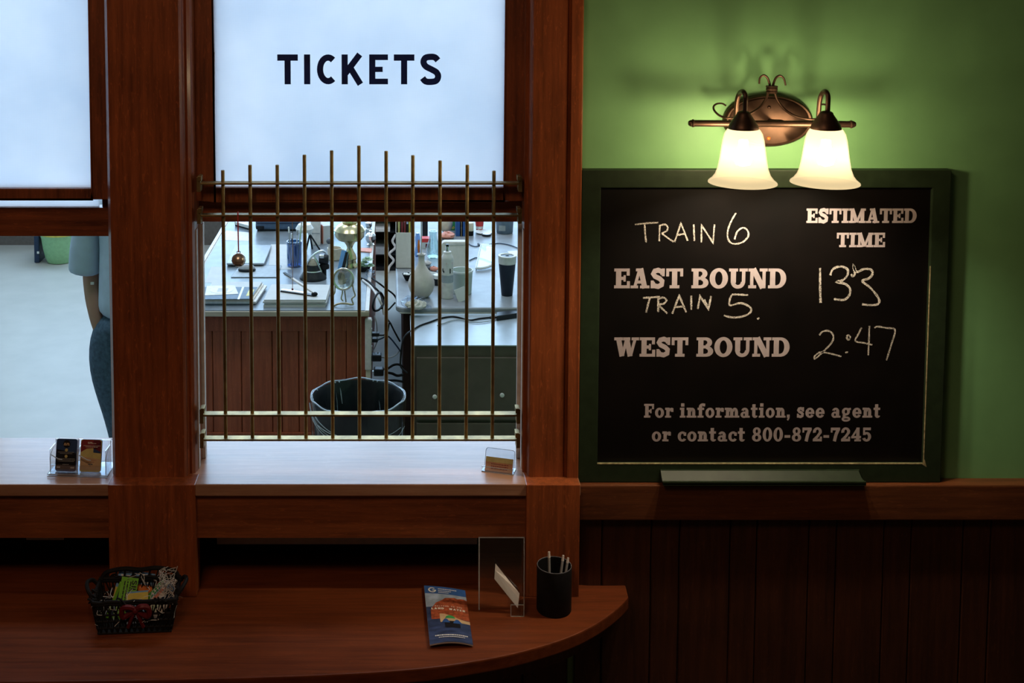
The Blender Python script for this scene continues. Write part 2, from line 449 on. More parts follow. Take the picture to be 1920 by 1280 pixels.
t_ = .25
SLAB = {
    'E': (.84, [('r', .1, 0, .35, 1), ('r', 0, 0, .84, .13), ('r', 0, .87, .82, 1), ('r', .3, .44, .58, .56), ('r', .69, .66, .82, 1), ('r', .71, 0, .84, .34), ('r', .52, .36, .60, .64)]),
    'F': (.80, [('r', .1, 0, .35, 1), ('r', 0, 0, .5, .13), ('r', 0, .87, .8, 1), ('r', .3, .42, .58, .54), ('r', .68, .64, .8, 1), ('r', .52, .34, .60, .62)]),
    'A': (1.0, [('s', .13, [(.19, .02), (.47, .98)]), ('s', .25, [(.77, .0), (.52, 1)]), ('r', .27, .26, .68, .37), ('r', 0, 0, .37, .12), ('r', .52, 0, 1.0, .12), ('r', .28, .88, .6, 1)]),
    'S': (.80, [('s', .21, SPATH()), ('r', .64, .63, .76, 1.0), ('r', .03, 0, .15, .37)]),
    'T': (.90, [('r', .325, 0, .575, 1), ('r', 0, .87, .9, 1), ('r', 0, .62, .12, 1), ('r', .78, .62, .9, 1), ('r', .2, 0, .7, .13)]),
    'B': (.92, [('r', .1, 0, .35, 1), ('r', 0, .87, .52, 1), ('r', 0, 0, .54, .13), ('r', .3, .45, .52, .56), ('a', .5, .735, .35, .265, .24, .13, -90, 90), ('a', .52, .28, .40, .28, .26, .13, -90, 90)]),
    'O': (1.0, [('a', .5, .5, .5, .52, .27, .14, 0, 360)]),
    'U': (1.0, [('r', .1, .3, .35, 1), ('r', .72, .3, .87, 1), ('r', 0, .87, .46, 1), ('r', .58, .87, 1, 1), ('a', .485, .33, .385, .35, .2, .15, 180, 360)]),
    'N': (1.02, [('r', .1, 0, .24, 1), ('r', .78, 0, .92, 1), ('s', .27, [(.24, .98), (.79, .02)]), ('r', 0, .87, .34, 1), ('r', 0, 0, .4, .13), ('r', .62, .87, 1.02, 1)]),
    'D': (.97, [('r', .1, 0, .35, 1), ('r', 0, .87, .5, 1), ('r', 0, 0, .5, .13), ('a', .48, .5, .49, .5, .27, .13, -90, 90)]),
    'W': (1.36, [('s', .25, [(.21, .98), (.43, .02)]), ('s', .13, [(.45, .04), (.67, .9)]), ('s', .25, [(.67, .98), (.89, .02)]), ('s', .13, [(.91, .04), (1.17, .96)]), ('r', 0, .87, .44, 1), ('r', .5, .87, .86, 1), ('r', .98, .87, 1.36, 1)]),
    'I': (.5, [('r', .125, 0, .375, 1), ('r', 0, .87, .5, 1), ('r', 0, 0, .5, .13)]),
    'M': (1.26, [('r', .12, 0, .26, 1), ('r', .9, 0, 1.15, 1), ('s', .25, [(.22, .98), (.58, .05)]), ('s', .14, [(.6, .05), (1.0, .97)]), ('r', 0, .87, .32, 1), ('r', 0, 0, .4, .13), ('r', .95, .87, 1.26, 1), ('r', .76, 0, 1.26, .13)]),
    'o': (.74, [('a', .37, .35, .37, .37, .22, .12, 0, 360)]),
    'r': (.66, [('r', .1, 0, .33, .7), ('r', 0, 0, .47, .12), ('r', 0, .58, .33, .7), ('s', .13, [(.3, .48), (.4, .6), (.52, .635), (.62, .62)]), ('r', .48, .44, .66, .66)]),
    'i': (.44, [('r', .1, 0, .33, .7), ('r', 0, 0, .44, .12), ('r', 0, .58, .33, .7), ('r', .09, .82, .33, 1.04)]),
    'n': (.80, [('r', .1, 0, .33, .7), ('r', 0, .58, .33, .7), ('r', 0, 0, .4, .12), ('a', .45, .44, .25, .28, .2, .14, 0, 180), ('r', .48, 0, .70, .45), ('r', .43, 0, .80, .12)]),
    'm': (1.20, [('r', .1, 0, .33, .7), ('r', 0, .58, .33, .7), ('r', 0, 0, .40, .12), ('a', .44, .44, .22, .28, .18, .14, 0, 180), ('r', .46, 0, .68, .45), ('r', .42, 0, .76, .12), ('a', .83, .44, .24, .28, .18, .14, 0, 180), ('r', .86, 0, 1.08, .45), ('r', .82, 0, 1.2, .12)]),
    'f': (.54, [('r', .12, 0, .35, .82), ('r', 0, 0, .48, .12), ('r', 0, .58, .52, .7), ('a', .42, .8, .30, .24, .2, .13, 60, 180), ('r', .44, .84, .60, 1.02)]),
    'a': (.76, [('a', .3, .21, .29, .23, .19, .1, 0, 360), ('r', .42, 0, .64, .5), ('r', .5, 0, .76, .12), ('a', .35, .46, .29, .26, .2, .12, 0, 165)]),
    't': (.56, [('r', .12, .14, .35, .95), ('r', 0, .58, .52, .7), ('a', .335, .17, .215, .19, .2, .13, 180, 350)]),
    's': (.60, [('s', .165, SPATH(.74)), ('r', .48, .46, .57, .73), ('r', .02, 0, .11, .27)]),
    'e': (.74, [('a', .37, .35, .37, .37, .22, .12, 8, 330), ('r', .15, .29, .73, .40)]),
    'g': (.78, [('a', .34, .44, .33, .28, .2, .11, 0, 360), ('a', .36, -.1, .36, .19, .15, .11, 0, 360), ('r', .1, .06, .3, .2), ('s', .12, [(.5, .6), (.76, .64)])]),
    'c': (.66, [('a', .37, .35, .37, .37, .22, .12, 45, 325), ('r', .5, .42, .66, .62)]),
    ',': (.26, [('r', .02, 0, .22, .2), ('s', .10, [(.17, .1), (.15, -.06), (.05, -.18)])]),
    '-': (.5, [('r', .04, .28, .46, .43)]),
    '8': (.74, [('a', .37, .74, .31, .28, .19, .11, 0, 360), ('a', .37, .27, .37, .29, .22, .11, 0, 360)]),
    '0': (.76, [('a', .38, .5, .38, .52, .23, .12, 0, 360)]),
    '7': (.72, [('r', 0, .82, .72, 1), ('r', 0, .66, .11, 1), ('s', .23, [(.6, .88), (.42, .5), (.30, 0)])]),
    '2': (.72, [('a', .36, .69, .35, .33, .21, .13, -25, 195), ('s', .17, [(.58, .62), (.36, .34), (.1, .12)]), ('r', .02, 0, .7, .17), ('r', .59, 0, .72, .32)]),
    '4': (.76, [('r', .4, 0, .63, 1), ('s', .12, [(.5, .96), (.06, .32)]), ('r', 0, .24, .76, .37), ('r', .27, 0, .76, .12)]),
    '5': (.72, [('r', .07, .83, .66, 1), ('r', .07, .48, .19, 1), ('a', .35, .33, .36, .35, .22, .13, -160, 140)]),
    ' ': (.34, []),
}


def sans(t):
    h = t / 2
    S_ = [(x, y) for x, y in [(.60, .80), (.50, .90), (.34, .94 - h * .2), (.17, .88), (.11, .74), (.19, .60), (.38, .50), (.55, .40), (.61, .26), (.54, .12), (.36, .06 + h * .2), (.18, .10), (.08, .21)]]
    return {
        'T': (.70, [('r', 0, 1 - t, .70, 1), ('r', .35 - h, 0, .35 + h, 1)]),
        'I': (t + .02, [('r', .01, 0, .01 + t, 1)]),
        'C': (.66, [('s', t, earc(.40, .5, .38 - h, .5 - h, 52, 308, 22))]),
        'K': (.74, [('r', 0, 0, t, 1), ('s', t, [(t * .6, .36), (.62, 1.0)]), ('s', t, [(.28, .58), (.64, 0.0)])]),
        'E': (.64, [('r', 0, 0, t, 1), ('r', 0, 1 - t * .9, .64, 1), ('r', 0, 0, .64, t * .9), ('r', 0, .5 - t * .42, .46, .5 + t * .42)]),
        'S': (.70, [('s', t, spline2(S_))]),
        'A': (.80, [('s', t, [(h, 0), (.4, 1 - h * .3)]), ('s', t, [(.8 - h, 0), (.4, 1 - h * .3)]), ('r', .18, .24, .62, .24 + t * .8)]),
        'L': (.58, [('r', 0, 0, t, 1), ('r', 0, 0, .58, t)]),
        'N': (.74, [('r', 0, 0, t, 1), ('r', .74 - t, 0, .74, 1), ('s', t, [(h, 1 - h), (.74 - h, h)])]),
        'D': (.72, [('r', 0, 0, t, 1), ('s', t, [(h, 1 - h), (.3, 1 - h)] + earc(.32, .5, .4 - h, .5 - h, 90, -90) + [(h, h)])]),
        'W': (1.0, [('s', t, [(h, 1), (.27, h * .4)]), ('s', t, [(.27, h * .4), (.5, .95)]), ('s', t, [(.5, .95), (.73, h * .4)]), ('s', t, [(.73, h * .4), (1 - h, 1)])]),
        'R': (.70, [('r', 0, 0, t, 1), ('s', t, [(h, 1 - h), (.4, 1 - h)] + earc(.40, .74, .26 - h * .2, .26 - h, 90, -90) + [(h, .48 + h)]), ('s', t, [(.34, .5), (.62, 0)])]),
        'O': (.82, [('s', t, earc(.41, .5, .41 - h, .5 - h, 0, 360, 26))]),
        'M': (.9, [('r', 0, 0, t, 1), ('r', .9 - t, 0, .9, 1), ('s', t, [(h, 1 - h), (.45, .2)]), ('s', t, [(.45, .2), (.9 - h, 1 - h)])]),
        'H': (.72, [('r', 0, 0, t, 1), ('r', .72 - t, 0, .72, 1), ('r', 0, .5 - h, .72, .5 + h)]),
        'V': (.76, [('s', t, [(h, 1), (.38, h * .4)]), ('s', t, [(.38, h * .4), (.76 - h, 1)])]),
        'G': (.78, [('s', t, earc(.42, .5, .42 - h, .5 - h, 45, 355, 24)), ('r', .44, .46 - h, .82, .46 + h)]),
        'P': (.66, [('r', 0, 0, t, 1), ('s', t, [(h, 1 - h), (.4, 1 - h)] + earc(.40, .74, .26 - h * .2, .26 - h, 90, -90) + [(h, .48 + h)])]),
        'U': (.7, [('s', t, [(h, 1)] + earc(.35, .36, .35 - h, .36 - h, 180, 360) + [(.7 - h, 1)])]),
        ' ': (.4, []),
    }


def spline2(pts):
    return [(p.x, p.y) for p in spline([V((x, y, 0)) for x, y in pts], 4)]


def glyph_polys(prims, e=0.0):
    out = []
    for p in prims:
        if e:
            if p[0] == 'r': p = ('r', p[1] - e, max(p[2] - e, 0) if p[2] >= 0 else p[2] - e, p[3] + e, min(p[4] + e, max(1, p[4])))
            elif p[0] == 'a': p = ('a', p[1], p[2], p[3] + e * .6, p[4], p[5] + 1.7 * e, p[6] + 1.6 * e, p[7], p[8])
            else: p = ('s', p[1] + 1.6 * e, p[2])
        if p[0] == 'r':
            out.append([(p[1], p[2]), (p[3], p[2]), (p[3], p[4]), (p[1], p[4])])
        elif p[0] == 'a':
            _, cx, cy, rx, ry, tx, ty, a0, a1 = p
            n = max(8, int(abs(a1 - a0) / 10))
            o = earc(cx, cy, rx, ry, a0, a1, n); i = earc(cx, cy, rx - tx, ry - ty, a0, a1, n)
            for k in range(n): out.append([o[k], o[k + 1], i[k + 1], i[k]])
        else:
            out += ribbon(p[2], p[1])
    return out


def ribbon(pts, w):
    pts = [V((x, y)) for x, y in pts]; L = []; Rr = []
    n = len(pts); ws = w if isinstance(w, (list, tuple)) else [w] * n
    for i in range(n):
        a = (pts[i] - pts[i - 1]).normalized() if i else None
        b = (pts[i + 1] - pts[i]).normalized() if i < n - 1 else None
        if a is None: a = b
        if b is None: b = a
        t = (a + b)
        if t.length < 1e-4: t = a.copy()
        t.normalize(); nn = V((-t.y, t.x)); c = max(0.45, abs(nn.dot(V((-a.y, a.x)))))
        L.append(pts[i] + nn * ws[i] / 2 / c); Rr.append(pts[i] - nn * ws[i] / 2 / c)
    return [[tuple(L[i]), tuple(L[i + 1]), tuple(Rr[i + 1]), tuple(Rr[i])] for i in range(n - 1)]


def layout(s, table, gap, e=0.0):
    x = 0; polys = []
    for ch in s:
        w, pr = table[ch]
        for q in glyph_polys(pr, e): polys.append([(a + x, b) for a, b in q])
        x += w + gap
    return polys, x - gap


def put_text(mb, s, table, gap, fn, u0, u1, v0, v1):
    """fill the box u0..u1, v0(baseline)..v1(cap top) on the surface fn(u,v)->3D"""
    k_ = 0
    polys, w = layout(s, table, gap, .022 if table is SLAB else 0.0)
    for q in polys:
        P = [V(fn(u0 + a / w * (u1 - u0), v0 + b * (v1 - v0))) for a, b in q]
        c = V(fn(u0, v0)); nn = (V(fn(u0 + (u1 - u0) * .1, v0)) - c).cross(V(fn(u0, v0 + (v1 - v0) * .5)) - c)
        nn.normalize()
        if nn.y > .7: nn = -nn
        k_ += 1
        mb.add([p + nn * (k_ % 9) * 3e-5 for p in P], [tuple(range(len(q)))])   # strokes lie over one another like paint
    return mb


def dashes(mb, fn, u0, u1, v, h, seed=1):
    """an illegible line of small print"""
    r = random.Random(seed); u = u0
    while u < u1 - h:
        w = min(u1 - u, r.uniform(1.2, 4.0) * h)
        mb.add([fn(u, v), fn(u + w, v), fn(u + w, v + h), fn(u, v + h)], [(0, 1, 2, 3)])
        u += w + 0.6 * h
    return mb


# ================================================================== THE SETTING
# planes (Y): 0 pillar faces, 0.03 green wall, sill front -0.04
X = lambda px, Y=0.0, py=600: PY(px, py, Y).x
Zp = lambda py, Y=0.0: PY(741, py, Y).z
SILL_Z = PZ(741, 908, 0).z if False else PY(741, 908, -0.045).z
COUNT_Z = PY(741, 1119, -0.052).z
RAILZ = PY(741, 910, -0.02).z
X_POST_R = X(1088); X_POST_L = X(988); X_PIL_R = X(362); X_PIL_L = X(203)
TOPZ = 3.4
# floors, ceilings and walls
struct(MB().box((-4.2, 0.02, -0.1), (3.4, 6.9, 0.0)), 'floor_office', FLOORM)
struct(MB().box((-4.2, -5.0, -0.1), (3.4, 0.02, 0.0)), 'floor_waiting_room', WFLOOR)
struct(MB().box((-4.2, 0.15, 4.5), (3.4, 6.9, 4.6)), 'ceiling_office', OCEIL)
struct(MB().box((-4.2, -5.0, 3.8), (3.4, 0.15, 3.9)), 'ceiling_waiting_room', OCEIL)
wb = MB()
wx = [(-3.7, -2.1), (-1.8, -0.2), (0.1, 1.7)]
wb.box((-4.2, 6.9, 0), (3.4, 7.0, 0.9)); wb.box((-4.2, 6.9, 4.2), (3.4, 7.0, 4.5))
wb.box((-4.2, 6.9, 0.9), (wx[0][0], 7.0, 4.2)); wb.box((wx[0][1], 6.9, 0.9), (wx[1][0], 7.0, 4.2)); wb.box((wx[1][1], 6.9, 0.9), (wx[2][0], 7.0, 4.2)); wb.box((wx[2][1], 6.9, 0.9), (3.4, 7.0, 4.2))
struct(wb, 'wall_back', OWALL)
struct(MB().box((-4.3, 0.15, 0), (-4.2, 7.0, 4.5)), 'wall_left', OWALL)
struct(MB().box((3.4, 0.15, 0), (3.5, 7.0, 4.5)), 'wall_right', OWALL)
struct(MB().box((-4.2, 6.88, 0), (3.4, 6.9, 0.20)), 'baseboard_back', plain('baseboard_brown', (0.13, 0.11, 0.10), 0.5))
for i, (a, b) in enumerate(wx):
    w = sempty('window_%d' % (i + 3))
    fr = MB()
    for (p, q) in (((a, 0.9), (a + .06, 4.2)), ((b - .06, 0.9), (b, 4.2)), ((a, 0.9), (b, .96)), ((a, 4.14), (b, 4.2)), ((a, 2.54), (b, 2.6)), (((a + b) / 2 - .02, .9), ((a + b) / 2 + .02, 4.2))):
        fr.box((p[0], 6.88, p[1]), (q[0], 6.96, q[1]))
    fr.build('window_frame', WHITE, w)
    MB().box((a + .03, 6.965, .93), (b - .03, 6.975, 4.17)).build('window_pane', DAY, w)
# front partition: green wall with its sides, the solid below the sill
struct(MB().box((X_POST_R - .02, 0.03, 0.0), (3.4, 0.15, 4.5)), 'wall_front', GREENW)
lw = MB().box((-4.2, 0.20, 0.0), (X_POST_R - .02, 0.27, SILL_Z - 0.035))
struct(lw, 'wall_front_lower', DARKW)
struct(MB().box((-4.2, 0.03, 2.92), (X_POST_R - .02, 0.15, 4.5)), 'wall_front_upper', GREENW)

# the left pillar (chamfered right side) and the right post
pz0, pz1 = SILL_Z, 2.95
for nm, xl, xr in (('trim_1', X_PIL_L, X_PIL_R),):
    f0, f1 = X(213, 0, 890) if False else xl + .006, X(346)
    poly = [(xl, .20), (xl, .022), (xl + .012, .0), (f1 - .006, 0), (f1, .007), (f1 + .002, .018), (xr - .016, .026), (xr - .012, .022), (xr - .004, .03), (xr, .045), (xr, .20)]
    struct(MB().prism(poly, pz0, pz1), nm, OAKV, 'wide dark oak pillar between the two ticket windows')
poly = [(X_POST_L - .004, .20), (X_POST_L - .004, .05), (X(984), .036), (X(991), .036), (X(993.5), .004), (X(996), 0), (X(1059), 0), (X(1061), .006), (X(1064), .0), (X(1066), -.006), (X_POST_R - .004, -.006), (X_POST_R, .0), (X_POST_R, .10), (X_POST_R - .03, .20)]
struct(MB().prism(poly, SILL_Z, pz1), 'trim_2', OAKV, 'dark oak window post beside the green wall')
# far-left pillar (outside the frame) that ends the left window
XFL = X(-430)
struct(MB().box((XFL - .3, 0, SILL_Z), (XFL, .2, pz1)), 'trim_3', OAKV)
struct(MB().box((-4.2, 0.02, SILL_Z), (XFL - .3, .15, pz1)), 'wall_front_left', GREENW)

# sill, its front edge, apron, blocks below the posts
SB = PY(741, 820, 0).y
sill_back = PZ(100, 820, SILL_Z).y
struct(MB().box((XFL - .3, -0.045, SILL_Z - .034), (X_POST_R, sill_back, SILL_Z)), 'window_sill', SILLW, bevel=.003)
apz = PY(741, 1008, -.03).z
ap = MB(); 
ap.box((XFL - .3, -0.030, apz), (X_POST_R - .02, 0.005, SILL_Z - .034))
struct(ap, 'trim_4', OAKH)
bl = MB().box((X(204, -.05, 1000), -0.052, COUNT_Z + .0005), (X(367, -.05, 1000), 0.02, SILL_Z + .0015))
struct(bl, 'trim_5', OAKV, bevel=.002)
bl = MB().box((X(986, -.05, 1000), -0.052, COUNT_Z + .0005), (X(1086.5, -.05, 1000), 0.06, SILL_Z + .0015))
struct(bl, 'trim_6', OAKV, bevel=.002)
# pale cleat under the apron at the back of the gap
struct(MB().box((X(395, .1), .17, PY(741, 1020, .17).z), (X(900, .1), .199, PY(741, 1000, .17).z)), 'trim_7', WHITE)
struct(MB().box((X(25, .1), .17, PY(741, 1012, .17).z), (X(98, .1), .199, PY(741, 1000, .17).z)), 'trim_8', WHITE)

# wainscot: cap rail and boards with bead grooves
wz = PY(741, 966, 0.01).z
cap = MB().box((X_POST_R + .0, -0.020, wz), (3.4, 0.03, RAILZ))
struct(cap, 'trim_9', WAINH, bevel=.004)
gx = [1078, 1129, 1221, 1274, 1369, 1419, 1516.5, 1568, 1657, 1708, 1805, 1857, 1950, 2001, 2100]
bo = MB()
xs = [X(g, 0.012, 1050) for g in gx]
for a, b in zip(xs[:-1], xs[1:]):
    bo.prism([(a + .0012, .03), (a + .0012, .016), (a + .004, .012), (b - .004, .012), (b - .0012, .016), (b - .0012, .03)], 0.0, wz + .01)
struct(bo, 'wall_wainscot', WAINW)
# panels under the counter at the left
bo = MB()
x = XFL - .3
while x < xs[0]:
    bo.prism([(x + .0012, .06), (x + .0012, .046), (x + .004, .042), (x + .131, .042), (x + .134, .046), (x + .134, .06)], 0.0, COUNT_Z - .05); x += .135
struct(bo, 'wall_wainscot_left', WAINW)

# ------------------------------------------------------------------ windows
def quadbox(mb, x0, x1, y0, y1, z0, z1): return mb.box((x0, y0, z0), (x1, y1, z1))


YS = 0.085           # front of the upper sashes


def sash_window(n, xl, xr, px_pl, px_pr, py_pane, py_rail, up_label, lower):
    w = sempty('window_%d' % n)
    zp = PY(741, py_pane, YS + .012).z; zr = PY(741, py_rail, YS).z
    pl, pr = X(px_pl, YS + .01, 200), X(px_pr, YS + .01, 200)
    f = MB()
    f.box((xl, YS, zr), (pl, YS + .04, 2.93)); f.box((pr, YS, zr), (xr, YS + .04, 2.93))
    f.box((pl, YS, 2.86), (pr, YS + .04, 2.93)); f.box((pl, YS, zr), (pr, YS + .04, zp))
    f.build('upper_sash', SASHV, w, bevel=.003)
    pane = MB().box((pl - .005, YS + .016, zp - .005), (pr + .005, YS + .021, 2.865)).build('frosted_pane', FROST, w)
    pane['label'] = up_label
    # lower sash pushed up behind the upper one
    y0 = YS + .045
    z0 = PY(741, lower[2], y0).z; z1 = PY(741, lower[1], y0).z
    f = MB()
    f.box((xl, y0, z0), (xr, y0 + .04, z1)); f.box((xl, y0, z1), (xl + .045, y0 + .04, 2.85)); f.box((xr - .045, y0, z1), (xr, y0 + .04, 2.85)); f.box((xl, y0, 2.80), (xr, y0 + .04, 2.86))
    f.build('lower_sash', SASH, w, bevel=.003)
    return w, pane


w1, pane1 = sash_window(1, XFL, X_PIL_L + .002, -400, 171, 352, 374, 'frosted glass film', (0, 389, 443))
# strip of the lower sash's own dotted film that shows between the rails
z0, z1 = PY(741, 390, YS + .06).z, PY(741, 373, YS + .06).z
MB().box((XFL + .03, YS + .060, z0), (X(186, YS + .06, 380), YS + .064, z1 + .05)).build('lower_pane', FROST, w1)
w2, pane2 = sash_window(2, X_PIL_R - .002, X_POST_L + .002, 402, 946, 350, 377, 'frosted glass film painted with navy letters', (0, 377, 416))
# meeting strip on the ticket window's lower rail
tk = MB()
zt0, zt1 = PY(741, 158, YS + .015).z, PY(741, 102, YS + .015).z
xt0, xt1 = X(520, YS + .015, 130), X(826.5, YS + .015, 130)
put_text(tk, 'TICKETS', sans(.21), .20, lambda u, v: (u, YS + .0152, v), xt0, xt1, zt0, zt1)
lt = tk.build('lettering', NAVY, pane2); lt['label'] = 'navy capital letters TICKETS'
# jamb liners: pale sash tracks lit from the office
for xx, sg in ((X_PIL_R, 1), (X_POST_L - .004, -1)):
    j = MB()
    zt = PY(741, 417, .15).z
    for ya, yb, ww in ((.060, .080, .003), (.128, .142, .010), (.172, .198, .003)):
        j.box((xx, ya, SILL_Z + .001), (xx + sg * ww, yb, zt))
    j.build('sash_track', LGREY, w2)
for xx, sg in ((X_PIL_L, -1),):
    j = MB()
    zt = PY(741, 443, .15).z
    j.box((xx - .006, .15, SILL_Z + .001), (xx + .001, .165, zt))
    j.build('sash_track', SASHV, w1)
# inner casing of the partition towards the office
struct(MB().box((X_PIL_L + .03, .20, 0), (X_PIL_R - .03, .24, 2.95)), 'trim_10', SASHV)

# ================================================================== GRILLE
GY = 0.045
gl0, gl1 = X(376, GY, 600), X(973.5, GY, 600)
g = thing('ticket_grille', ((gl0 + gl1) / 2, GY, SILL_Z), 'brass ticket window grille of eleven upright bars on four rails', 'grille')
go = g.location.copy()
RY = [345.5, 405.5, 778, 824]
for k, py in enumerate(RY):
    z = PY(741, py + (1 if k < 2 else 3), GY - .014).z
    MB(go).box((gl0 + .006, GY - .014, z), (gl1 - .006, GY + .014, z + .0055)).build('rail', BRASS, g, bevel=.0008)
    for xx, sg in ((gl0, 1), (gl1, -1)):
        b = MB(go)
        b.box((xx - .004 * sg, GY - .016, z - .020), (xx + .007 * sg, GY + .018, z + .022))
        b.box((xx, GY - .02, z + .012), (xx + .010 * sg, GY + .012, z + .026))
        b.build('bracket', BRASS, g, bevel=.001)
bx = [418, 469, 520, 571, 622, 673, 724, 774, 825, 876, 926]
bt = [319, 309, 309, 290, 282, 273, 283, 291, 301, 309, 320]
zb = PY(741, 826, GY).z
for px, py in zip(bx, bt):
    x = X(px, GY, 345); z = PY(px, py, GY).z
    MB(go).lathe([(.0045, zb), (.0052, zb + .002), (.0052, z - .002), (.0045, z)], (x, GY, 0), 10).build('bar', BRASS, g, smooth=True)

# bell on a red cord, tied round the second rail
bp_ = PY(447.5, 487, GY - .02)
z2 = PY(741, 404, GY - .014).z
bell = thing('jingle_bell', (bp_.x, bp_.y, bp_.z), 'small silver jingle bell hanging on a red cord from the grille', 'bell')
r_ = 13.2 * mpp(bp_)
m = MB().ball((0, 0, 0), r_, 12); m.lathe([(r_ * 1.04, -.0015), (r_ * 1.04, .0015)], (0, 0, 0), 24)
m.build('bell_body', plain('bell_nickel', (0.74, 0.70, 0.66), 0.3, metal=0.75, var=0.2, scale=60), bell, smooth=True)
MB().tube([(-.004, 0, r_ * .98), (-.004, 0, r_ * 1.2), (.004, 0, r_ * 1.2), (.004, 0, r_ * .98)], .0012, 6).build('bell_loop', SILVER, bell, smooth=True)
for a in (0, PI / 2):
    pass
MB().box((-r_ * .55, -r_ * 1.0, -r_ * .62), (r_ * .55, -r_ * .74, -r_ * .56)).build('bell_slit', BLACK, bell)
h_ = z2 - bp_.z
MB().tube([(0, 0, r_ * 1.1), (-.0005, 0, h_ * .5), (-.001, 0, h_ + .004), (-.001, .008, h_ + .008)], .0018, 6).build('cord', RED, bell, smooth=True)
# thin pull string with a dark bead
sp_ = PY(549, 541, GY + .09); zz = PY(549, 410, GY + .09).z - sp_.z
ps = thing('pull_string', sp_, 'thin white pull string with a dark bead hanging behind the grille', 'string')
MB().tube([(-.001, 0, 0), (.0005, 0, zz * .5), (0, 0, zz)], .0009, 6).build('string', PAPER, ps, smooth=True)
MB().ball((-.001, 0, -.002), .0032, 8).build('bead', MAROON, ps, smooth=True)

# ================================================================== CHALKBOARD
CY = -0.002
b0 = X(1091, CY, 330); b1 = X(1784, CY, 330)
bz1 = PY(1400, 319, CY).z; bz0 = RAILZ + .001
cb = thing('chalkboard', ((b0 + b1) / 2, .03, bz0), 'dark green framed black chalkboard listing train times on the green wall', 'chalkboard')
c0 = cb.location.copy()
i0, i1 = X(1127, CY, 350), X(1749, CY, 350); iz1 = PY(1400, 352, CY).z; iz0 = PY(1400, 869, CY).z
fr = MB(c0)
fr.prism([(b0, bz0), (b1, bz0), (i1, iz0), (i0, iz0)], CY, .029, 'Y'); fr.prism([(b0, bz1), (b1, bz1), (i1, iz1), (i0, iz1)], CY, .029, 'Y')
fr.prism([(b0, bz0), (i0, iz0), (i0, iz1), (b0, bz1)], CY, .029, 'Y'); fr.prism([(b1, bz0), (i1, iz0), (i1, iz1), (b1, bz1)], CY, .029, 'Y')
fr.build('frame', FRAMEG, cb, bevel=.002)
BY = 0.010
MB(c0).box((i0 - .01, BY, iz0 - .01), (i1 + .01, .028, iz1 + .01)).build('panel', BOARD, cb)
ch = MB(c0); e_ = .0022
ch.box((i0, CY - .0006, iz0 - .0016), (i1 + .002, CY + .004, iz0 + .0012)); ch.box((i1, CY - .0006, iz0), (i1 + .0022, CY + .004, iz0 + (iz1 - iz0) * .72))
ch.add([(i1 - .004, CY - .0008, iz0 - .001), (i1 + .010, CY - .0008, iz0 - .010), (i1 + .003, CY - .0008, iz0 + .014)], [(0, 1, 2)])
ch.build('worn_edge', CHIP, cb)
# chalk tray
tz1 = PY(1400, 888, CY - .03).z; tz0 = PY(1400, 905, CY - .03).z
tx0, tx1 = X(1242, CY - .03, 895), X(1618, CY - .03, 895)
tr = MB(c0)
tr.box((tx0, CY - .040, tz0 - .002), (tx1 + .006, CY - .001, tz0 + .004)); tr.box((tx0, CY - .040, tz0 - .004), (tx1 + .006, CY - .034, tz0 + .008))
tr.add([(tx0, CY - .034, tz0 + .004), (tx1, CY - .034, tz0 + .004), (tx1 - .004, CY - .004, tz1), (tx0, CY - .004, tz1)], [(0, 1, 2, 3)])
tr.box((tx0, CY - .006, tz0), (tx1, CY - .0005, tz1))
tr.build('chalk_tray', FRAMEG, cb, bevel=.001)
MB(c0).lathe([(.0035, CY - .002), (.003, CY)], (X(1428, CY, 883), 0, PY(1428, 883, CY).z), 10, 'Y').build('screw', FRAMEG, cb)


def crop6(u, v): return PY(1090 + u / 2.207, 340 + v / 2.207, BY - .0006)


for s, (u0, v0, u1, v1), gap, lab in (('ESTIMATED', (932, 112, 1388, 172), .075, 'ESTIMATED'), ('TIME', (1057, 212, 1257, 272), .075, 'TIME'), ('EAST BOUND', (137, 360, 848, 442), .085, 'EAST BOUND'), ('WEST BOUND', (137, 645, 862, 725), .085, 'WEST BOUND'), ('For information, see agent', (260, 920, 1238, 977), .13, 'agent line'), ('or contact 800-872-7245', (292, 1018, 1200, 1075), .13, 'phone line')):
    a = crop6(u0, v1); b = crop6(u1, v0)
    full = layout(s, SLAB, gap)[1]; pos = 0
    for wd in s.split(' '):
        st0 = layout(s[:pos] + 'I', SLAB, gap)[1] - SLAB['I'][0] if pos else 0.0
        wl = layout(wd, SLAB, gap)[1]; kx = (b.x - a.x) / full
        t = put_text(MB(c0), wd, SLAB, gap, lambda u, v: (u, BY - .0006, v), a.x + st0 * kx, a.x + (st0 + wl) * kx, a.z, b.z)
        o = t.build('printed_word', LETTER, cb)
        pos += len(wd) + 1
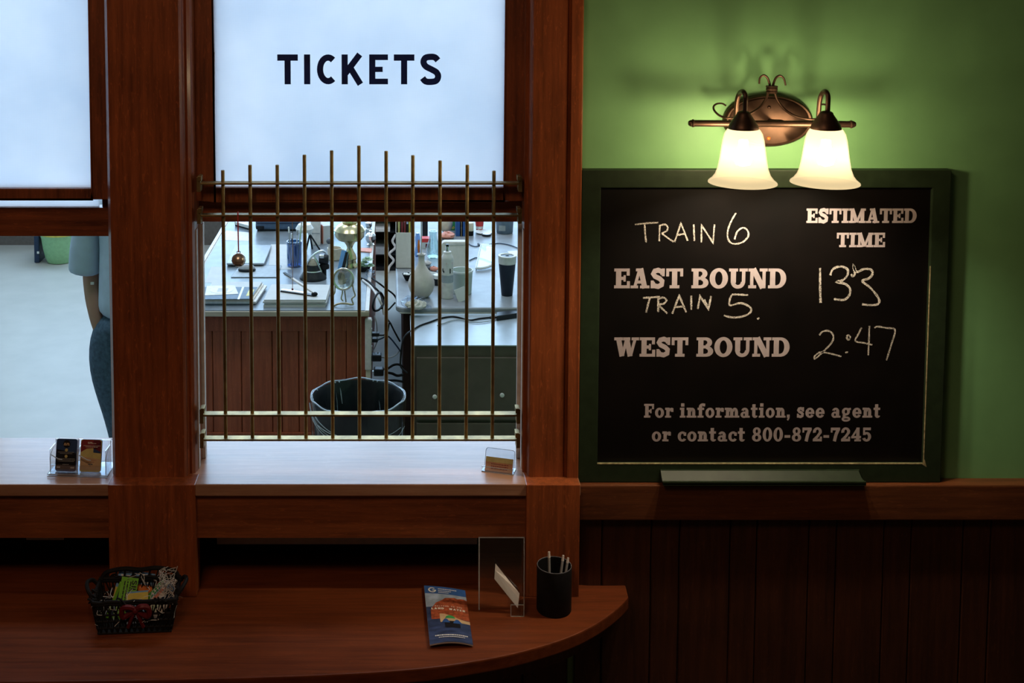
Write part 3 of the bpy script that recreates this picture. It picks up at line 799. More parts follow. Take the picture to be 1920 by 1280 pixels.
HAND = {
    'train six': [[(222, 178), (270, 173), (318, 170)], [(262, 178), (264, 215), (268, 252)], [(325, 180), (322, 248)], [(325, 183), (345, 178), (358, 190), (352, 206), (335, 215), (356, 232), (382, 250)], [(386, 250), (412, 172), (440, 245)], [(395, 222), (432, 216)], [(465, 178), (468, 246)], [(497, 252), (497, 180), (545, 254), (551, 178)],
                  [(640, 130), (620, 165), (606, 205), (608, 240), (628, 258), (665, 252), (690, 228), (688, 203), (668, 192), (645, 208), (634, 240)]],
    'train five': [[(255, 482), (325, 477)], [(284, 480), (275, 512), (268, 542)], [(318, 484), (318, 540)], [(318, 486), (340, 480), (352, 492), (340, 506), (322, 512), (356, 546)], [(376, 547), (405, 472), (434, 542)], [(385, 520), (425, 517)], [(455, 473), (455, 531)], [(482, 527), (491, 474), (526, 528), (537, 474)], [(508, 488), (520, 512)],
                   [(690, 470), (650, 468), (622, 471), (614, 512), (660, 503), (700, 522), (696, 545), (660, 560), (620, 562), (590, 554)], [(728, 570), (736, 564)]],
    'first time': [[(988, 358), (988, 430), (990, 502)], [(1030, 388), (1042, 362), (1072, 352), (1100, 362), (1102, 385), (1085, 406), (1058, 416), (1092, 424), (1112, 445), (1108, 472), (1085, 490), (1045, 486)], [(1116, 384), (1124, 392), (1132, 380), (1126, 348), (1140, 374), (1170, 362), (1200, 366), (1204, 384), (1188, 402), (1162, 412), (1196, 440), (1228, 480), (1230, 505), (1200, 512), (1162, 508)]],
    'second time': [[(985, 636), (1000, 620), (1028, 620), (1043, 640), (1035, 668), (1000, 705), (968, 733), (966, 722), (990, 706), (1030, 712), (1076, 724)], [(1098, 642), (1104, 636), (1112, 642), (1110, 652), (1102, 654), (1098, 644)], [(1092, 708), (1104, 706)], [(1160, 604), (1146, 632), (1134, 660), (1170, 668), (1204, 676)], [(1192, 598), (1190, 660), (1187, 720)], [(1213, 606), (1225, 600), (1262, 606), (1298, 614), (1284, 670), (1262, 740)]],
}
rr = random.Random(4)
for nm, strokes in HAND.items():
    t = MB(c0)
    for st in strokes:
        P = [V((u, v, 0)) for u, v in st]
        P = spline(P, 5) if len(P) > 4 else [P[i].lerp(P[i + 1], k / 6) for i in range(len(P) - 1) for k in range(6)] + [P[-1]]
        pts = [crop6(p.x, p.y) for p in P]
        ws = [rr.uniform(.0036, .0054) * (1.35 if nm == 'first time' else 1.15 if nm == 'train five' else 1.0) for _ in pts]
        for q in ribbon([(p.x, p.z) for p in pts], ws):
            t.add([(a, BY - .0007 - 3e-5 * (strokes.index(st) % 6), b) for a, b in q], [(0, 1, 2, 3)])
    o = t.build('chalk_writing', CHALK, cb); o['label'] = 'handwritten chalk ' + nm

# ================================================================== WALL LAMP
LYb = -0.100
lc = PY(1438, 225, .03)
lamp = thing('wall_lamp', (lc.x, .03, lc.z), 'lit bronze wall lamp with two bell shaped glass shades above the chalkboard', 'lamp')
lo = lamp.location.copy()
m = MB(lo)
rx, rz = 84 * mpp(lc), 49.5 * mpp(lc)
prof = [(1.0, .0299), (1.0, .022), (.985, .014), (.94, .010), (.90, .012), (.86, .008), (.5, .004), (0.001, .003)]
n = 40; vs = []; fs = []
for (k, y) in prof:
    for j in range(n):
        a = 2 * PI * j / n; vs.append((lc.x + rx * k * math.cos(a), y, lc.z + rz * k * math.sin(a)))
for i in range(len(prof) - 1):
    for j in range(n): fs.append((i * n + j, i * n + (j + 1) % n, (i + 1) * n + (j + 1) % n, (i + 1) * n + j))
m.add(vs, fs).build('backplate', BRONZE, lamp, smooth=True)


def L(px, py, Y=LYb): return PY(px, py, Y)


bar0, bar1 = L(1298, 231), L(1597, 233)
MB(lo).tube([bar0, bar1], 6.3 * mpp(bar0), 12, smooth=False).build('cross_bar', BRONZE, lamp, smooth=True)
for p, sg in ((bar0, -1), (bar1, 1)):
    k = mpp(p)
    MB(lo).lathe([(0.0001, -8 * k), (4 * k, -7 * k), (6.4 * k, -3 * k), (6 * k, -1 * k), (7.6 * k, 0), (7.6 * k, 2.5 * k), (6 * k, 3.5 * k)] if sg < 0 else [(6 * k, -3.5 * k), (7.6 * k, -2.5 * k), (7.6 * k, 0), (6 * k, 1 * k), (6.4 * k, 3 * k), (4 * k, 7 * k), (.0001, 8 * k)], p, 14, 'X').build('finial', BRONZE, lamp, smooth=True)
for x_ in (1400, 1480): pass
MB(lo).tube([(lc.x, .01, lc.z - .004), (lc.x, LYb, bar0.z)], .010, 12, smooth=False).build('bar_stem', BRONZE, lamp, smooth=True)
# centre scrollwork: clasp, two horns and two sweeping arms
kk = mpp(L(1446, 170))
t = MB(lo)
t.tube([L(1444, 166, -.03), L(1443, 158, -.03), L(1439, 146, -.03), L(1432, 141, -.03), L(1425, 146, -.03), L(1423.5, 157, -.03)], [2.6 * kk, 1.7 * kk], 8)
t.tube([L(1449, 166, -.03), L(1450, 158, -.03), L(1455, 146, -.03), L(1463, 142, -.03), L(1470, 148, -.03), L(1473, 160, -.03)], [2.6 * kk, 1.7 * kk], 8)
t.build('horn_scroll', BRONZE, lamp, smooth=True)
cz = L(1447, 168, -.03)
MB(lo).lathe([(9 * kk, -7 * kk), (11 * kk, -5 * kk), (11 * kk, -3.5 * kk), (9.5 * kk, -2.5 * kk), (11 * kk, -1 * kk), (11 * kk, 3 * kk), (9.5 * kk, 4 * kk), (11.3 * kk, 5 * kk), (11 * kk, 7.5 * kk), (6 * kk, 8 * kk)], cz, 18).build('clasp', BRONZE, lamp, smooth=True)
t = MB(lo)
t.tube([L(1440, 174, -.032), L(1436, 186, -.034), L(1424, 202, -.040), L(1406, 213, -.048), L(1385, 219, -.058), L(1366, 221.5, -.06), L(1350, 217, -.05), L(1340, 208, -.045), L(1338, 200, -.042), L(1344, 194.5, -.04), L(1354, 194, -.038), L(1361, 198, -.036)], [2.6 * kk, 1.6 * kk], 8)
t.build('scroll_arm', BRONZE, lamp, smooth=True)
t = MB(lo)
t.tube([L(1453, 174, -.032), L(1458, 188, -.034), L(1471, 205, -.040), L(1490, 217, -.048), L(1512, 223, -.058), L(1530, 223, -.06), L(1546, 218, -.05), L(1553, 209, -.045), L(1553, 201, -.042), L(1547, 196, -.04), L(1539, 196, -.038), L(1533, 199, -.036)], [2.6 * kk, 1.6 * kk], 8)
t.build('scroll_arm', BRONZE, lamp, smooth=True)
for px, py, mt in ((1442, 201, BRONZE), (1441, 259, ORANGE)):
    p = PY(px, py, .006); MB(lo).ball(p, 3.6 * mpp(p), 8).build('screw', mt, lamp, smooth=True)
SY = -0.200
for cx, tilt in ((1394.5, .0), (1549.5, .0)):
    ax = L(cx, 240, SY); k = mpp(ax)
    # goose-neck arm from the cross bar over the top of the cup
    a = cx - 8 if cx < 1450 else cx - 8
    t = MB(lo)
    t.tube([L(cx - 15, 226, LYb), L(cx - 14, 205, LYb - .004), L(cx - 12, 186, LYb - .018), L(cx - 7, 174, LYb - .036), L(cx - 1, 172, SY + .016), L(cx + 3, 180, SY), L(cx + 3, 196, SY), L(cx + 2, 214, SY)], 4.6 * k, 10)
    t.build('arm', BRONZE, lamp, smooth=True)
    top = L(cx, 212, SY)
    MB(lo).lathe([(6 * k, 4 * k), (9 * k, 3 * k), (12 * k, 1 * k), (13 * k, -2 * k), (21 * k, -14 * k), (26 * k, -22 * k), (28 * k, -28 * k), (28 * k, -30 * k), (24 * k, -30 * k)], top, 28).build('socket_cup', BRONZE, lamp, smooth=True)
    zt = L(cx, 241, SY); kz = k
    pr = [(28, 0), (31, -3), (35, -10), (38, -22), (40.5, -40), (43, -58), (46.5, -76), (51, -88), (57, -96), (63, -101), (63.5, -103)]
    pr2 = [(r - 2.2, h) for r, h in pr][::-1]
    sh = MB(lo); sh.lathe([(r * k, h * k) for r, h in pr] + [(r * k, h * k) for r, h in pr2], zt, 40, cap=False)
    so = sh.build('shade', SHADE, lamp, smooth=True)
    bc = zt + V((0, 0, -52 * k))
    MB(lo).lathe([(8 * k, 30 * k), (9 * k, 18 * k), (16 * k, 6 * k), (18 * k, -4 * k), (14 * k, -15 * k), (.001, -20 * k)], bc, 18).build('bulb', BULB, lamp, smooth=True)

# ================================================================== COUNTER
def cpt(px, py): p = PZ(px, py, COUNT_Z); return (p.x, p.y)


edge = [(-500, 1283), (-200, 1281), (0, 1278), (200, 1276), (400, 1272), (560, 1267), (700, 1260), (800, 1252), (880, 1241), (960, 1226), (1030, 1207), (1080, 1189), (1120, 1168), (1150, 1147), (1170, 1129), (1180, 1117)]
front = [cpt(*e) for e in edge]
front = [(p.x, p.y) for p in spline([V((a, b, 0)) for a, b in front], 4)]
front[-1] = (front[-1][0], .012)
poly = front + [(X_POST_R + .03, .012), (X_POST_R - .02, .028), (X_POST_R - .02, .20), (front[0][0], .20)]
ct = thing('ticket_counter', (0, -.1, COUNT_Z - .04), 'reddish wooden writing counter with a curved front below the ticket windows', 'counter')
ctb = MB(ct.location)
ctb.prism(poly, COUNT_Z - .036, COUNT_Z)
ctb.build('counter_top', COUNTW, ct, bevel=.004)
br = MB(ct.location)
fr_in = [(a - .02, min(b + .05, .0)) for a, b in front[:-6]]
br.prism(fr_in + [(fr_in[-1][0], .03), (fr_in[0][0], .03)], COUNT_Z - .10, COUNT_Z - .036)
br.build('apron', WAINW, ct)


def onC(px, py): return PZ(px, py, COUNT_Z)


def onS(px, py): return PZ(px, py, SILL_Z)


# ---- pen cup with three pens
pc = onC(1038.5, 1142); k = mpp(pc)
cup = thing('pen_cup', pc, 'black cylindrical pen cup on the counter below the right post', 'cup')
r_ = 32.5 * k; h_ = 86 * k
MB().lathe([(r_ * .97, 0), (r_, .003), (r_, h_ - .002), (r_ * .985, h_), (r_ * .95, h_), (r_ * .945, .004), (.0005, .004)], (0, 0, 0), 36).build('cup_body', SOFTB, cup, smooth=True)
MB().lathe([(r_ * .99, h_ - .0005), (r_ * .99, h_ + .0012), (r_ * .955, h_ + .0012), (r_ * .95, h_ - .0005)], (0, 0, 0), 36, cap=False).build('rim', DGREY, cup, smooth=True)
for (dx, dy, ex, ey, hh, lab) in ((-.012, -.012, -.014, .010, .155, 'pen at the left of the black pen cup, standing highest'), (.004, -.012, .026, .010, .145, 'pen in the middle of the black pen cup, leaning right'), (.016, -.008, .040, .014, .136, 'pen at the right of the black pen cup, lowest of three')):
    p = thing('pen', pc + V((dx, dy, .0055)), 'grey ' + lab, 'pen', group='pens in the black cup')
    a = V((0, 0, 0)); b = V((ex - dx, ey - dy, hh))
    MB().tube([a, a.lerp(b, .9)], .0034, 8, smooth=False).build('barrel', GREYP, p, smooth=True)
    MB().tube([a.lerp(b, .9), b], [.0040, .0030], 8, smooth=False).build('pen_end', LGREY, p, smooth=True)

# ---- clear acrylic leaflet stand with a white folded paper
ah = onC(965, 1141)
a0 = PY(897, 1010, -.09); a1 = PY(984, 1010, -.09)
ac = onC(950, 1143); kA = mpp(ac)
st = thing('acrylic_stand', ac, 'clear acrylic leaflet stand on the counter left of the pen cup', 'stand')
hgt = (PY(950, 1010, ac.y).z - COUNT_Z)
w0 = -52 * kA; w1_ = 33 * kA
lean = .012
t = MB()
t.add([(w0, .0, .002), (w1_, .0, .002), (w1_, lean, hgt), (w0, lean, hgt), (w0, .003, .002), (w1_, .003, .002), (w1_, lean + .003, hgt), (w0, lean + .003, hgt)], [(0, 1, 2, 3), (7, 6, 5, 4), (0, 4, 5, 1), (1, 5, 6, 2), (2, 6, 7, 3), (3, 7, 4, 0)])
t.build('back_panel', CLEAR, st)
t = MB()
t.box((w0 - .001, lean * .0 - .001, .0), (w0 + .0025, .003, .004)); 
t.add([(w0 - .0015, -.001, .002), (w0 + .002, -.001, .002), (w0 + .002, lean - .001, hgt), (w0 - .0015, lean - .001, hgt)], [(0, 1, 2, 3)])
t.add([(w0, lean - .0012, hgt - .003), (w1_, lean - .0012, hgt - .003), (w1_, lean - .0012, hgt), (w0, lean - .0012, hgt)], [(0, 1, 2, 3)])
t.add([(w1_ - .0018, -.001, .002), (w1_, -.001, .002), (w1_, lean - .001, hgt), (w1_ - .0018, lean - .001, hgt)], [(0, 1, 2, 3)])
t.build('cut_edge', ACRED, st)
t = MB()
t.box((.008, -.034, .0), (w1_ - .004, -.032, .034)); t.box((.008, -.034, 0), (.010, .0, .030)); t.box((w1_ - .006, -.034, 0), (w1_ - .004, 0, .050)); t.box((.008, -.034, 0), (w1_ - .004, .0, .002))
t.build('pocket', CLEAR, st)
t = MB()
t.box((.0075, -.0345, .033), (w1_ - .004, -.0335, .0345)); t.box((.0075, -.0345, 0), (.0092, -.0335, .034)); t.box((w1_ - .0056, -.0345, 0), (w1_ - .004, -.0335, .05)); t.box((.0075, -.0347, 0), (w1_ - .004, -.0337, .0016))
t.build('pocket_edge', ACRED, st)
lf0 = ac + V((0, -.010, 0))
def AP(px, py, dy=-.008):
    return PY(px, py, ac.y + dy)
pa = [AP(929, 1056, -.006), AP(927, 1085, -.014), AP(971, 1140, -.020), AP(974, 1112, -.010)]
pb = [AP(929, 1056, -.006), AP(948, 1080, -.003), AP(966, 1104, -.003), AP(974, 1112, -.010)]
org = AP(971, 1140, -.020)
t = MB(org); mid = [pa[0].lerp(pa[1], .42), pa[3].lerp(pa[2], .35)]
t.add([mid[0], pa[1], pa[2], mid[1]], [(0, 1, 2, 3)])
t.add([p + V((0, .002, 0)) for p in (mid[0], pa[1], pa[2], mid[1])], [(0, 1, 2, 3)])
o = t.build('leaflet', PAPER); o.location = org; tag(o, 'blank white folded leaflet slumped in the acrylic stand', 'leaflet')
t2 = MB(org); t2.add([pb[0], mid[0], mid[1], pb[3], pb[2], pb[1]], [(0, 1, 2, 3, 4, 5)]); t2.build('folded_flap', LGREY, o)

# ---- brochure
q = [onC(795, 1104), onC(872, 1110), onC(887, 1214), onC(806, 1216)]
bc_ = (q[0] + q[1] + q[2] + q[3]) / 4
bro = thing('travel_brochure', V((bc_.x, bc_.y, COUNT_Z)), 'folded travel brochure with red cliffs and a river lying on the counter', 'brochure')


def BF(u, v, lift=.0):
    """u 0..1 left-right, v 0..1 bottom-top on the gently curled cover"""
    p = (q[3].lerp(q[2], u)).lerp(q[0].lerp(q[1], u), v)
    z = .004 + .010 * (math.sin(u * PI * .9)) * (0.25 + .75 * (1 - v)) + .012 * (1 - u) * (1 - v) * .6 + .006 * v * (1 - u)
    return V((p.x, p.y, COUNT_Z + z + lift)) - bro.location


def grid(mb, u0, u1, v0, v1, lift, nu=12, nv=12, edge=None):
    vs = []; fs = []
    for j in range(nv + 1):
        for i in range(nu + 1):
            u = u0 + (u1 - u0) * i / nu; vb = v0; vt = v1
            if edge: vt = edge(u)
            vs.append(BF(u, vb + (vt - vb) * j / nv, lift))
    for j in range(nv):
        for i in range(nu): fs.append((j * (nu + 1) + i, j * (nu + 1) + i + 1, (j + 1) * (nu + 1) + i + 1, (j + 1) * (nu + 1) + i))
    mb.add(vs, fs); return mb


def slabgrid(u0, u1, v0, v1, l0, l1):
    t = MB(); grid(t, u0, u1, v0, v1, l0); grid(t, u0, u1, v0, v1, l1)
    for (a, b, c, d) in ((0, 0, 0, 1), (1, 0, 1, 1)): pass
    n = 12
    for k in range(n):
        for (f1, f2) in (((lambda s: (u0 + (u1 - u0) * s, v0)), 0), ((lambda s: (u0 + (u1 - u0) * s, v1)), 0), ((lambda s: (u0, v0 + (v1 - v0) * s)), 0), ((lambda s: (u1, v0 + (v1 - v0) * s)), 0)):
            a = f1(k / n); b = f1((k + 1) / n)
            t.add([BF(*a, l0), BF(*b, l0), BF(*b, l1), BF(*a, l1)], [(0, 1, 2, 3)])
    return t


slabgrid(0, 1, 0, 1, -.0035, 0.0).build('pages', PAPER, bro)
cov = grid(MB(), 0, 1, 0, 1, .0004).build('cover', WATERB, bro, smooth=True)
e = .0007
grid(MB(), .0, 1, .62, 1, e).build('sky_print', SKYP, cov)
grid(MB(), .0, 1, .86, 1, e * 1.4).build('blue_band', BLUE, cov)
grid(MB(), .1, 1, .40, .8, e * 1.8, edge=lambda u: .56 + .24 * min(1, max(0, (u - .1) / .45)) ** .6 + .01 * math.sin(u * 30)).build('cliff_print', ROCKR, cov)
grid(MB(), .3, 1, .34, .46, e * 2.0, edge=lambda u: .44 + .05 * math.sin(u * 5)).build('shore_print', TAN, cov)
t = MB(); grid(t, .42, .66, .405, .46, e * 2.6, edge=lambda u: .41 + .05 * max(0, math.sin((u - .42) / .24 * PI)) ** .6); t.build('green_hat', GREEN, cov)
t = MB(); grid(t, .34, .52, .33, .40, e * 2.5, edge=lambda u: .34 + .06 * math.sin((u - .34) / .18 * PI)); grid(t, .6, .8, .32, .39, e * 2.5, edge=lambda u: .33 + .06 * math.sin((u - .6) / .2 * PI)); t.build('rower_sleeves', BLUE, cov)
t = MB(); grid(t, .4, .76, .25, .36, e * 2.3); t.build('raft_shadow', CARDBLK, cov)
BFe = lambda u, v: BF(u, v, e * 3)
put_text(MB(), 'G', sans(.16), .1, BFe, .09, .27, .875, .965).build('cover_logo', WHITE, cov)
t = MB(); dashes(t, BFe, .33, .78, .94, .014, 3); dashes(t, BFe, .33, .64, .905, .012, 4); dashes(t, BFe, .33, .6, .875, .010, 5); t.build('cover_name', WHITE, cov)
put_text(MB(), 'WELCOME TO THE', sans(.16), .35, BFe, .20, .86, .612, .632).build('cover_line', WHITE, cov)
put_text(MB(), 'LAND', sans(.26), .22, BFe, .12, .42, .562, .594).build('cover_word', WHITE, cov)
put_text(MB(), 'WATER', sans(.26), .22, BFe, .54, .92, .556, .588).build('cover_word', WHITE, cov)
t = MB(); dashes(t, BFe, .14, .90, .105, .016, 8); dashes(t, BFe, .22, .84, .075, .011, 9); t.build('cover_footer', WHITE, cov)

# ---- wicker basket with leaflets
bk = onC(258, 1166); bk = V((bk.x, bk.y, COUNT_Z)); kB = mpp(bk)
BW, BD, BH = 142 * kB, .115, 62 * kB
bas = thing('wicker_basket', bk, 'black open weave basket with a dark red bow holding leaflets', 'basket', rz=math.radians(4))
BM = Matrix.Rotation(math.radians(4), 4, 'Z')
w = MB()
rr = random.Random(11)


def side(u, z, out=0.0):
    """perimeter parameter u 0..4 -> point on the flaring basket side"""
    s = 1 + .14 * z / BH
    hw, hd = BW / 2 * .93 * s + out, BD / 2 * .93 * s + out
    i = int(u) % 4; t = u - int(u)
    c = [(-hw, -hd), (hw, -hd), (hw, hd), (-hw, hd), (-hw, -hd)]
    return V((c[i][0] + (c[i + 1][0] - c[i][0]) * t, c[i][1] + (c[i + 1][1] - c[i][1]) * t, z))


for i in range(4):
    nseg = 13 if i % 2 == 0 else 9
    for k in range(nseg):
        for d in (-1, 1):
            u0 = i + (k + .5) / nseg; u1 = min(i + .999, max(i + .001, u0 + d * 1.7 / nseg)); 
            w.tube([side(u0, .002), side((u0 + u1) / 2, BH * .5, .0015 * d), side(u1, BH)], .0022, 5)
        w.tube([side(i + (k + .5) / nseg, 0), side(i + (k + .5) / nseg, BH)], .0016, 5, smooth=False)
for z in (.003, BH * .2, BH * .42, BH * .62):
    w.tube([side(u * .25 if u < 16 else 3.999, z) for u in range(17)], .003, 6, smooth=False)
w.build('woven_sides', SOFTB, bas, smooth=True)
w = MB()
for dz in (-.003, .003):
    w.tube([side(u * .1 if u < 40 else 3.999, BH + dz, .001 * math.sin(u * 1.9)) + V((0, 0, .0015 * math.sin(u * 2.3 + dz * 900))) for u in range(41)], .0048, 7, smooth=False)
# taller back rim with loops
w.tube([side(2.02, BH), side(2.1, BH + .016, .004), side(2.3, BH + .027, .002), side(2.5, BH + .022, .006), side(2.7, BH + .028, .002), side(2.9, BH + .018, .004), side(2.98, BH)], .006, 7)
for k in range(9):
    w.tube([side(2.1 + k * .1, BH), side(2.08 + k * .1, BH + .021, .003)], .003, 5, smooth=False)
for u_, sg in ((1.5, 1), (3.5, -1)):
    w.tube([side(u_ - .3, BH), side(u_ - .2, BH + .018, .012), side(u_, BH + .026, .020), side(u_ + .2, BH + .018, .012), side(u_ + .3, BH)], .0055, 7)
for k in range(46):
    u_ = rr.uniform(0, 3.98); c = side(u_, BH + rr.uniform(-.006, .010), rr.uniform(0, .006)); d = V((rr.uniform(-1, 1), rr.uniform(-.4, .4), rr.uniform(-.6, .6))) * .012
    w.tube([c - d, c + V((0, 0, .004)), c + d], .0026, 5)
w.build('rim', SOFTB, bas, smooth=True)
MB().box((-BW * .45, -BD * .45, 0), (BW * .45, BD * .45, .004)).build('base', SOFTB, bas)
w = MB()
for sg in (-1, 1):
    w.tube([side(.52, BH * .8, .006), side(.52, BH * .8, .010) + V((sg * .016, -.004, .012)), side(.52, BH * .8, .010) + V((sg * .034, 0, .006)), side(.52, BH * .8, .008) + V((sg * .032, 0, -.018)), side(.52, BH * .8, .006)], .0075, 7)
    w.tube([side(.52, BH * .8, .008), side(.52, BH * .5, .010) + V((sg * .012, 0, 0)), side(.52, BH * .25, .008) + V((sg * .02, 0, 0))], .005, 6)
w.ball(side(.52, BH * .8, .010), .009, 8)
w.build('ribbon_bow', DRED, bas, smooth=True)


def leaf_card(name, ax, ay, dz, wid, hei, rz, tilt, roll, mat, label, bands):
    """leaflet standing in the basket; local x across, z up; (ax,ay) in basket axes"""
    base = BM @ V((ax, ay, 0))
    o = thing(name, bk + V((base.x, base.y, dz)), label, 'leaflet', group='leaflets in the basket')
    o.rotation_euler = (tilt, roll, rz)
    MB().box((-wid / 2, 0, 0), (wid / 2, .0012, hei)).build('sheet', mat, o)
    for (x0, x1, z0, z1, bm_) in bands:
        if bm_ == 'SILVER':
            t = MB(); put_text(t, 'SILVER', sans(.2), .16, lambda u, v: (wid * .5 - .016 + v, -.0008, hei - u), .006, hei * .72, .0, .013); t.build('lettering', CARDBLK, o)
        elif bm_ == 'DASH':
            t = MB()
            for i in range(int(z0 * 10)): dashes(t, lambda u, v: (u, -.0008, v), -wid * .42, wid * .42, hei * (.92 - i * .09), .0035, i + int(x0))
            t.build('print_lines', WHITE, o)
        elif bm_ == 'DASHV':
            t = MB()
            for i in range(3): dashes(t, lambda u, v: (v, -.0008, hei - u), .01, hei * .8, -wid * .3 + i * .008, .003, i + 20)
            t.build('print_lines', CARDBLK, o)
        else:
            MB().box((-wid / 2 + x0 * wid, -.0006, z0 * hei), (-wid / 2 + x1 * wid, .0002, z1 * hei)).build('print_block', bm_, o)
    return o


leaf_card('leaflet', -.028, .026, .014, .100, .105, .05, -.50, .20, SKYB, 'blue topped leaflet at the back left of the basket', [(.0, 1, .0, .55, YELLOW), (.3, 1, .45, .7, ORANGE), (1, 0, .3, 0, 'DASH')])
leaf_card('leaflet', -.076, .010, .006, .026, .108, .15, -.5, .46, NAVYP, 'narrow navy and lime leaflet leaning left in the basket', [(.0, .3, 0, 1, LIME), (.62, .9, 0, .8, LIME)])
leaf_card('leaflet', -.040, -.004, .008, .046, .108, .06, -.52, .16, LIME, 'bright lime leaflet lettered SILVER in the basket middle', [(0, 0, 0, 0, 'SILVER'), (0, 0, 0, 0, 'DASHV')])
leaf_card('leaflet', .000, -.016, .006, .06, .080, .0, -.6, -.1, SKYB, 'pale blue and yellow leaflet low in the basket centre', [(0, 1, .62, .95, YELLOW), (0, 1, .0, .3, WHITE)])
leaf_card('leaflet', .002, .012, .020, .034, .100, -.1, -.50, .84, GREEN, 'green leaflet slanting to the right in the basket', [(.0, 1, .3, .5, LIME), (1, 0, .5, 0, 'DASH')])
leaf_card('leaflet', .012, .004, .018, .030, .106, -.1, -.52, .84, SKYB, 'blue lettered leaflet slanting right beside the green one', [(.05, .3, 0, 1, WHITE), (3, 0, .6, 0, 'DASH')])
leaf_card('leaflet', .030, -.006, .024, .048, .080, -.1, -.54, .82, LGREY, 'pale leaflet with salmon and green blocks at the basket right', [(.05, .2, .0, .95, PINK), (.3, .65, .0, .55, LEAF), (.4, .9, .62, .95, NAVYP)])
sh = MB()
for i in range(150):
    a = rr.random()
    if a < .5: c = V((rr.uniform(.055, .098), rr.uniform(-.01, .045), rr.uniform(BH * .8, BH + .045)))
    elif a < .8: c = V((rr.uniform(-.1, .1), rr.uniform(-.05, .05), rr.uniform(BH * .4, BH + .012)))
    else: c = side(rr.uniform(0, 3.99), rr.uniform(BH * .3, BH), .004)
    d = V((rr.uniform(-1, 1), rr.uniform(-1, 1), rr.uniform(-1, 1))) * .014
    e1 = V((rr.uniform(-1, 1), rr.uniform(-1, 1), rr.uniform(-1, 1))) * .007
    sh.tube([c - d, c + e1, c + d], .0008, 4)
o = sh.build('shredded_paper', PAPER); o.location = bk + V((0, 0, .0)); o.rotation_euler = (0, 0, math.radians(4)); o['kind'] = 'stuff'; o['label'] = 'white shredded paper filling in the basket'; o['category'] = 'paper'

# ================================================================== ON THE SILL
# ---- clear card holder with two stacks
hp = onS(146, 892); kh = mpp(hp)
hl = thing('card_holder', hp, 'clear acrylic two pocket card holder on the sill left of the pillar', 'card holder', rz=math.radians(-4))
hw = 57 * kh
MB().box((-hw, -.008, 0), (hw + .002, .085, .007)).build('base', CLEAR, hl, bevel=.002)
t = MB()
t.box((-hw, -.0086, .0), (hw + .002, -.0078, .0012)); t.box((-hw, -.0086, .006), (hw + .002, -.0078, .0075)); t.box((hw + .0012, -.008, .006), (hw + .0022, .085, .0074)); t.box((-hw, .0842, .006), (hw, .0852, .0072)); t.box((-hw - .0004, -.008, .006), (-hw + .0008, .085, .0074))
t.build('cut_edge', ACRED, hl)
t = MB()
for x in (-hw + .006, -.002, hw - .006):
    t.box((x - .0012, .002, .007), (x + .0012, .055, .075))
t.box((-hw + .005, .054, .007), (hw - .005, .0565, .085))
t.box((-hw + .005, .003, .007), (hw - .005, .0055, .030))
t.build('pocket_walls', CLEAR, hl)
EDG = [([(x, .003, .007), (x, .003, .052), (x, .010, .060), (x, .052, .076), (x, .055, .084)], .0012) for x in (-hw + .006, -.002, hw - .006)]
EDG += [(spline([V((x, .002, .060)), V((x + .022, .0015, .048)), V((x + .034, .001, .046))]), .0014) for x in (-hw + .008, .004)]
EDG += [([(hw + .002, .055, .007), (hw + .002, .055, .085), (hw - .006, .055, .088)], .0012)]
for pts_, r__ in EDG:
    MB().tube(pts_, r__, 6, smooth=False).build('pocket_edge', ACRED, hl)
HR = Matrix.Rotation(math.radians(-4), 4, 'Z')


def rrect(w, h, r, n=5):
    out = []
    for (cx, cz, a) in ((w / 2 - r, h - r, 0), (-w / 2 + r, h - r, 90), (-w / 2 + r, r, 180), (w / 2 - r, r, 270)):
        out += earc(cx, cz, r, r, a, a + 90, n)
    return out


def card_stack(cx, thick, mat, label, deco, hgt=.089):
    p = hp + HR @ V((cx, .010, .0085))
    o = thing('card_stack', p, label, 'cards', rz=math.radians(-4), group='card stacks in the acrylic holder')
    T = Matrix.Rotation(math.radians(-14), 4, 'X'); w = 40 * kh
    b = MB(); b.M = T; b.prism(rrect(w, hgt, .006), .0, thick, 'Y'); b.build('card_edges', LGREY if mat is CARDNAVY else SKYB, o)
    b = MB(); b.M = T; b.prism(rrect(w, hgt, .006), -.0012, .0, 'Y'); face = b.build('front_card', mat, o)
    for args in deco:
        b = MB(); b.M = T
        kind, mt = args[0], args[1]
        if kind == 'box': b.prism([(x * w - w / 2, z * hgt) for x, z in args[2]], -.0018, -.0012, 'Y')
        if kind == 'disc': b.prism([(x * w, z * hgt) for x, z in earc(args[2], args[3], args[4], args[4] * w / hgt, 0, 345, 22)], -.0020, -.0012, 'Y')
        if kind == 'dash':
            for (u0, u1, v, h, sd) in args[2]: dashes(b, lambda u, v_: (u, -.0021, v_), (u0 - .5) * w, (u1 - .5) * w, v * hgt, h * hgt, sd)
        b.build({'box': 'colour_block', 'disc': 'round_emblem', 'dash': 'small_print'}[kind], mt, face)
    return o


